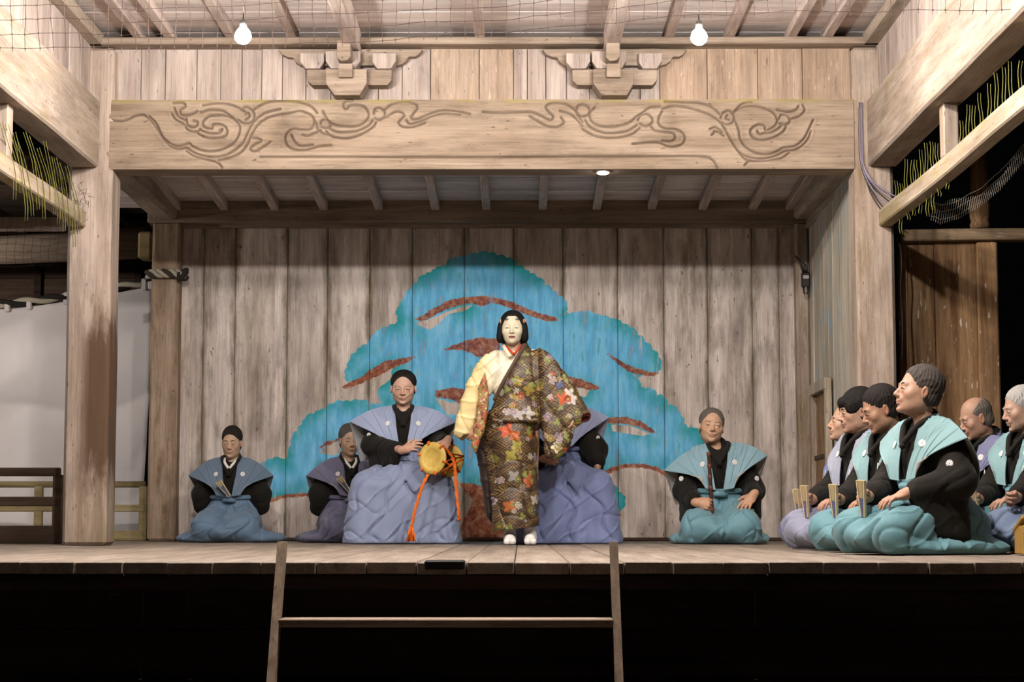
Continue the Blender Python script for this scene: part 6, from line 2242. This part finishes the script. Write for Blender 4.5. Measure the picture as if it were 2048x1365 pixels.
# straw strands hung between side beam and rail
def straw(sign, rail_x, spots, label, name='straw_fringe'):
    r = tag(empty(name, (rail_x, 11.5, 2.4)), label, 'straw', 'straw fringes under the side beams')
    for (y, z0, z1, sway) in spots:
        for q in range(2):
            n = 7
            path = []
            for k in range(n):
                t = k / (n - 1)
                path.append(Vector((rail_x + sign * (0.05 + 0.02 * q) + 0.004 * math.sin(k * 1.3 + y * 7), y + sway * t * t + 0.015 * q, z0 + (z1 - z0) * t)) - r.location)
            tube('strand', path, [0.0032 * (1 - 0.6 * abs(k / (n - 1) - 0.35)) for k in range(n)], M['straw'], r, 5)
    return r
zr = WZ(455, YF)
zb = WZ(334, YF)
rs = random.Random(3)
sp = [(13.0 - 0.16 * k - rs.uniform(0, 0.05), zr + rs.uniform(0.05, 0.12), zr + rs.uniform(0.22, 0.36), rs.uniform(-0.04, 0.04)) for k in range(9)]
sp += [(11.1 - 0.17 * k - rs.uniform(0, 0.04), zr + rs.uniform(0.02, 0.1), zr + rs.uniform(0.26, 0.38), rs.uniform(-0.04, 0.04)) for k in range(9)]
sp += [(12.9 - 0.2 * k - rs.uniform(0, 0.1), zr - rs.uniform(0.06, 0.14), zr + 0.02, 0.02) for k in range(8)]
straw(1, W(1758, 455, YF).x, sp, 'yellow green straw strands on the rail over the chorus')
sp = [(13.15 - 0.14 * k - rs.uniform(0, 0.05), zr - rs.uniform(-0.02, 0.22), zr + rs.uniform(0.25, 0.38), rs.uniform(-0.45, -0.2)) for k in range(13)]
straw(-1, W(172, 455, YF).x + 0.06, sp, 'yellow green straw strands tangled on the rail over the bridge')
tang = tag(empty('net_tangle', (-3.1, 13.2, 2.3)), 'tangled dark net caught on the rail beside the broad post', 'net')
items = []
for k in range(60):
    px, py = rs.uniform(105, 180), rs.uniform(365, 440)
    a = Vector(W(px, py, 13.25))
    b_ = Vector(W(px + rs.uniform(-16, 16), py + rs.uniform(-16, 16), 13.22))
    m_2 = (a + b_) / 2 + Vector((rs.uniform(-0.02, 0.02), rs.uniform(-0.02, 0.02), rs.uniform(-0.03, 0.03)))
    items.append(([v - tang.location for v in (a, m_2, b_)], 0.0016))
tag(tubes('net_mesh', items, M['cable_dark'], tang, 3), kind='stuff')
# net before the log beam on the bridge
net3 = tag(empty('bird_net', (-4.6, 14.6, 2.3)), 'square mesh net hanging in front of the log beam', 'net')
items = []
for k in range(9):
    px = -20 + k * 17
    items.append(([Vector(W(px + 2 * math.sin(j), 452 + j * 12, 14.5)) - net3.location for j in range(8)], 0.0014))
for j in range(6):
    items.append(([Vector(W(-20 + k * 17, 462 + j * 14 + 2 * math.sin(k + j), 14.5)) - net3.location for k in range(9)], 0.0014))
tag(tubes('net_mesh', items, M['net'], net3, 3), kind='stuff')

# cables down the right stage post
cb = tag(empty('cable_bundle', W(1722, 330, YF - 0.03)), 'bundle of grey cables fanning down the post behind the chorus', 'cable')
for k, (ex, ey) in enumerate(((1776, 427), (1782, 420), (1788, 412), (1792, 404), (1770, 432), (1795, 396))):
    pts = [(1719 + k * 0.9, 205, -0.015), (1718 + k * 1.2, 270, -0.02), (1722 + k, 330, -0.03), (1724 + (ex - 1724) * 0.35, 335 + (ey - 335) * 0.5, -0.05), (ex, ey, -0.06)]
    P = catmull([tuple(W(a, b_, YF + c)) for a, b_, c in pts], 5)
    o = tube('cable', [Vector(p) - cb.location for p in P], 0.0045, M['cable'] if k % 2 else M['cable_dark'], cb, 5)
cd = tag(empty('cable', W(1802, 500, YF + 0.1)), 'thin dark cable hanging beside the brown outer wall', 'cable')
P = catmull([tuple(W(a, b_, YF + 0.12)) for a, b_ in ((1797, 470), (1803, 520), (1801, 580), (1805, 650), (1804, 720))], 6)
tube('wire', [Vector(p) - cd.location for p in P], 0.006, M['cable_dark'], cd, 5)
# fixture on the rear corner post
fx = tag(empty('power_outlet', W(1611, 560, YB - 0.25)), 'black outlet box with cables on the narrow corner post', 'outlet')
link('outlet_body', box_mesh('outlet_body', (0.07, 0.06, 0.13), plain('black plastic', '1c1a19', 0.4), 0.01), fx)
o = link('outlet_plate', box_mesh('outlet_plate', (0.05, 0.012, 0.03), plain('pale plastic', 'a9a39c', 0.4), 0.003), fx)
o.location = (0, -0.034, 0.02)
for k in range(4):
    P = catmull([tuple(Vector(W(1590 + k * 2, 512 + k * 3, YB - 0.22)) - fx.location), tuple(Vector(W(1598 + k * 5, 520 + k * 4, YB - 0.26)) - fx.location), tuple(Vector(W(1606 + k * 2, 545, YB - 0.24)) - fx.location)], 5)
    tube('wire', P, 0.006, M['cable_dark'], fx, 5)
for k in range(3):
    P = [Vector((-0.02 + 0.02 * k, -0.02, -0.06)), Vector((-0.02 + 0.02 * k, -0.025, -0.10)), Vector((-0.01 + 0.01 * k, -0.02, -0.125))]
    tube('plug_wire', P, 0.007, M['net_pale'] if k == 1 else M['cable_dark'], fx, 5)
# waist fans of the women
def tucked(px, py, d, ang, label):
    R = frame_to((math.sin(ang), -0.25, math.cos(ang)), (0, -1, -0.2))
    f = fan_closed(W(px, py, d), R, label, 0.15)
    f['group'] = 'fans tucked in waistbands'
tucked(459, 993, 15.20, -0.62, 'closed fan tucked in the waistband of the kneeling woman in blue')
tucked(700, 985, 15.13, -0.62, 'closed fan tucked in the waistband of the woman behind the drummer')
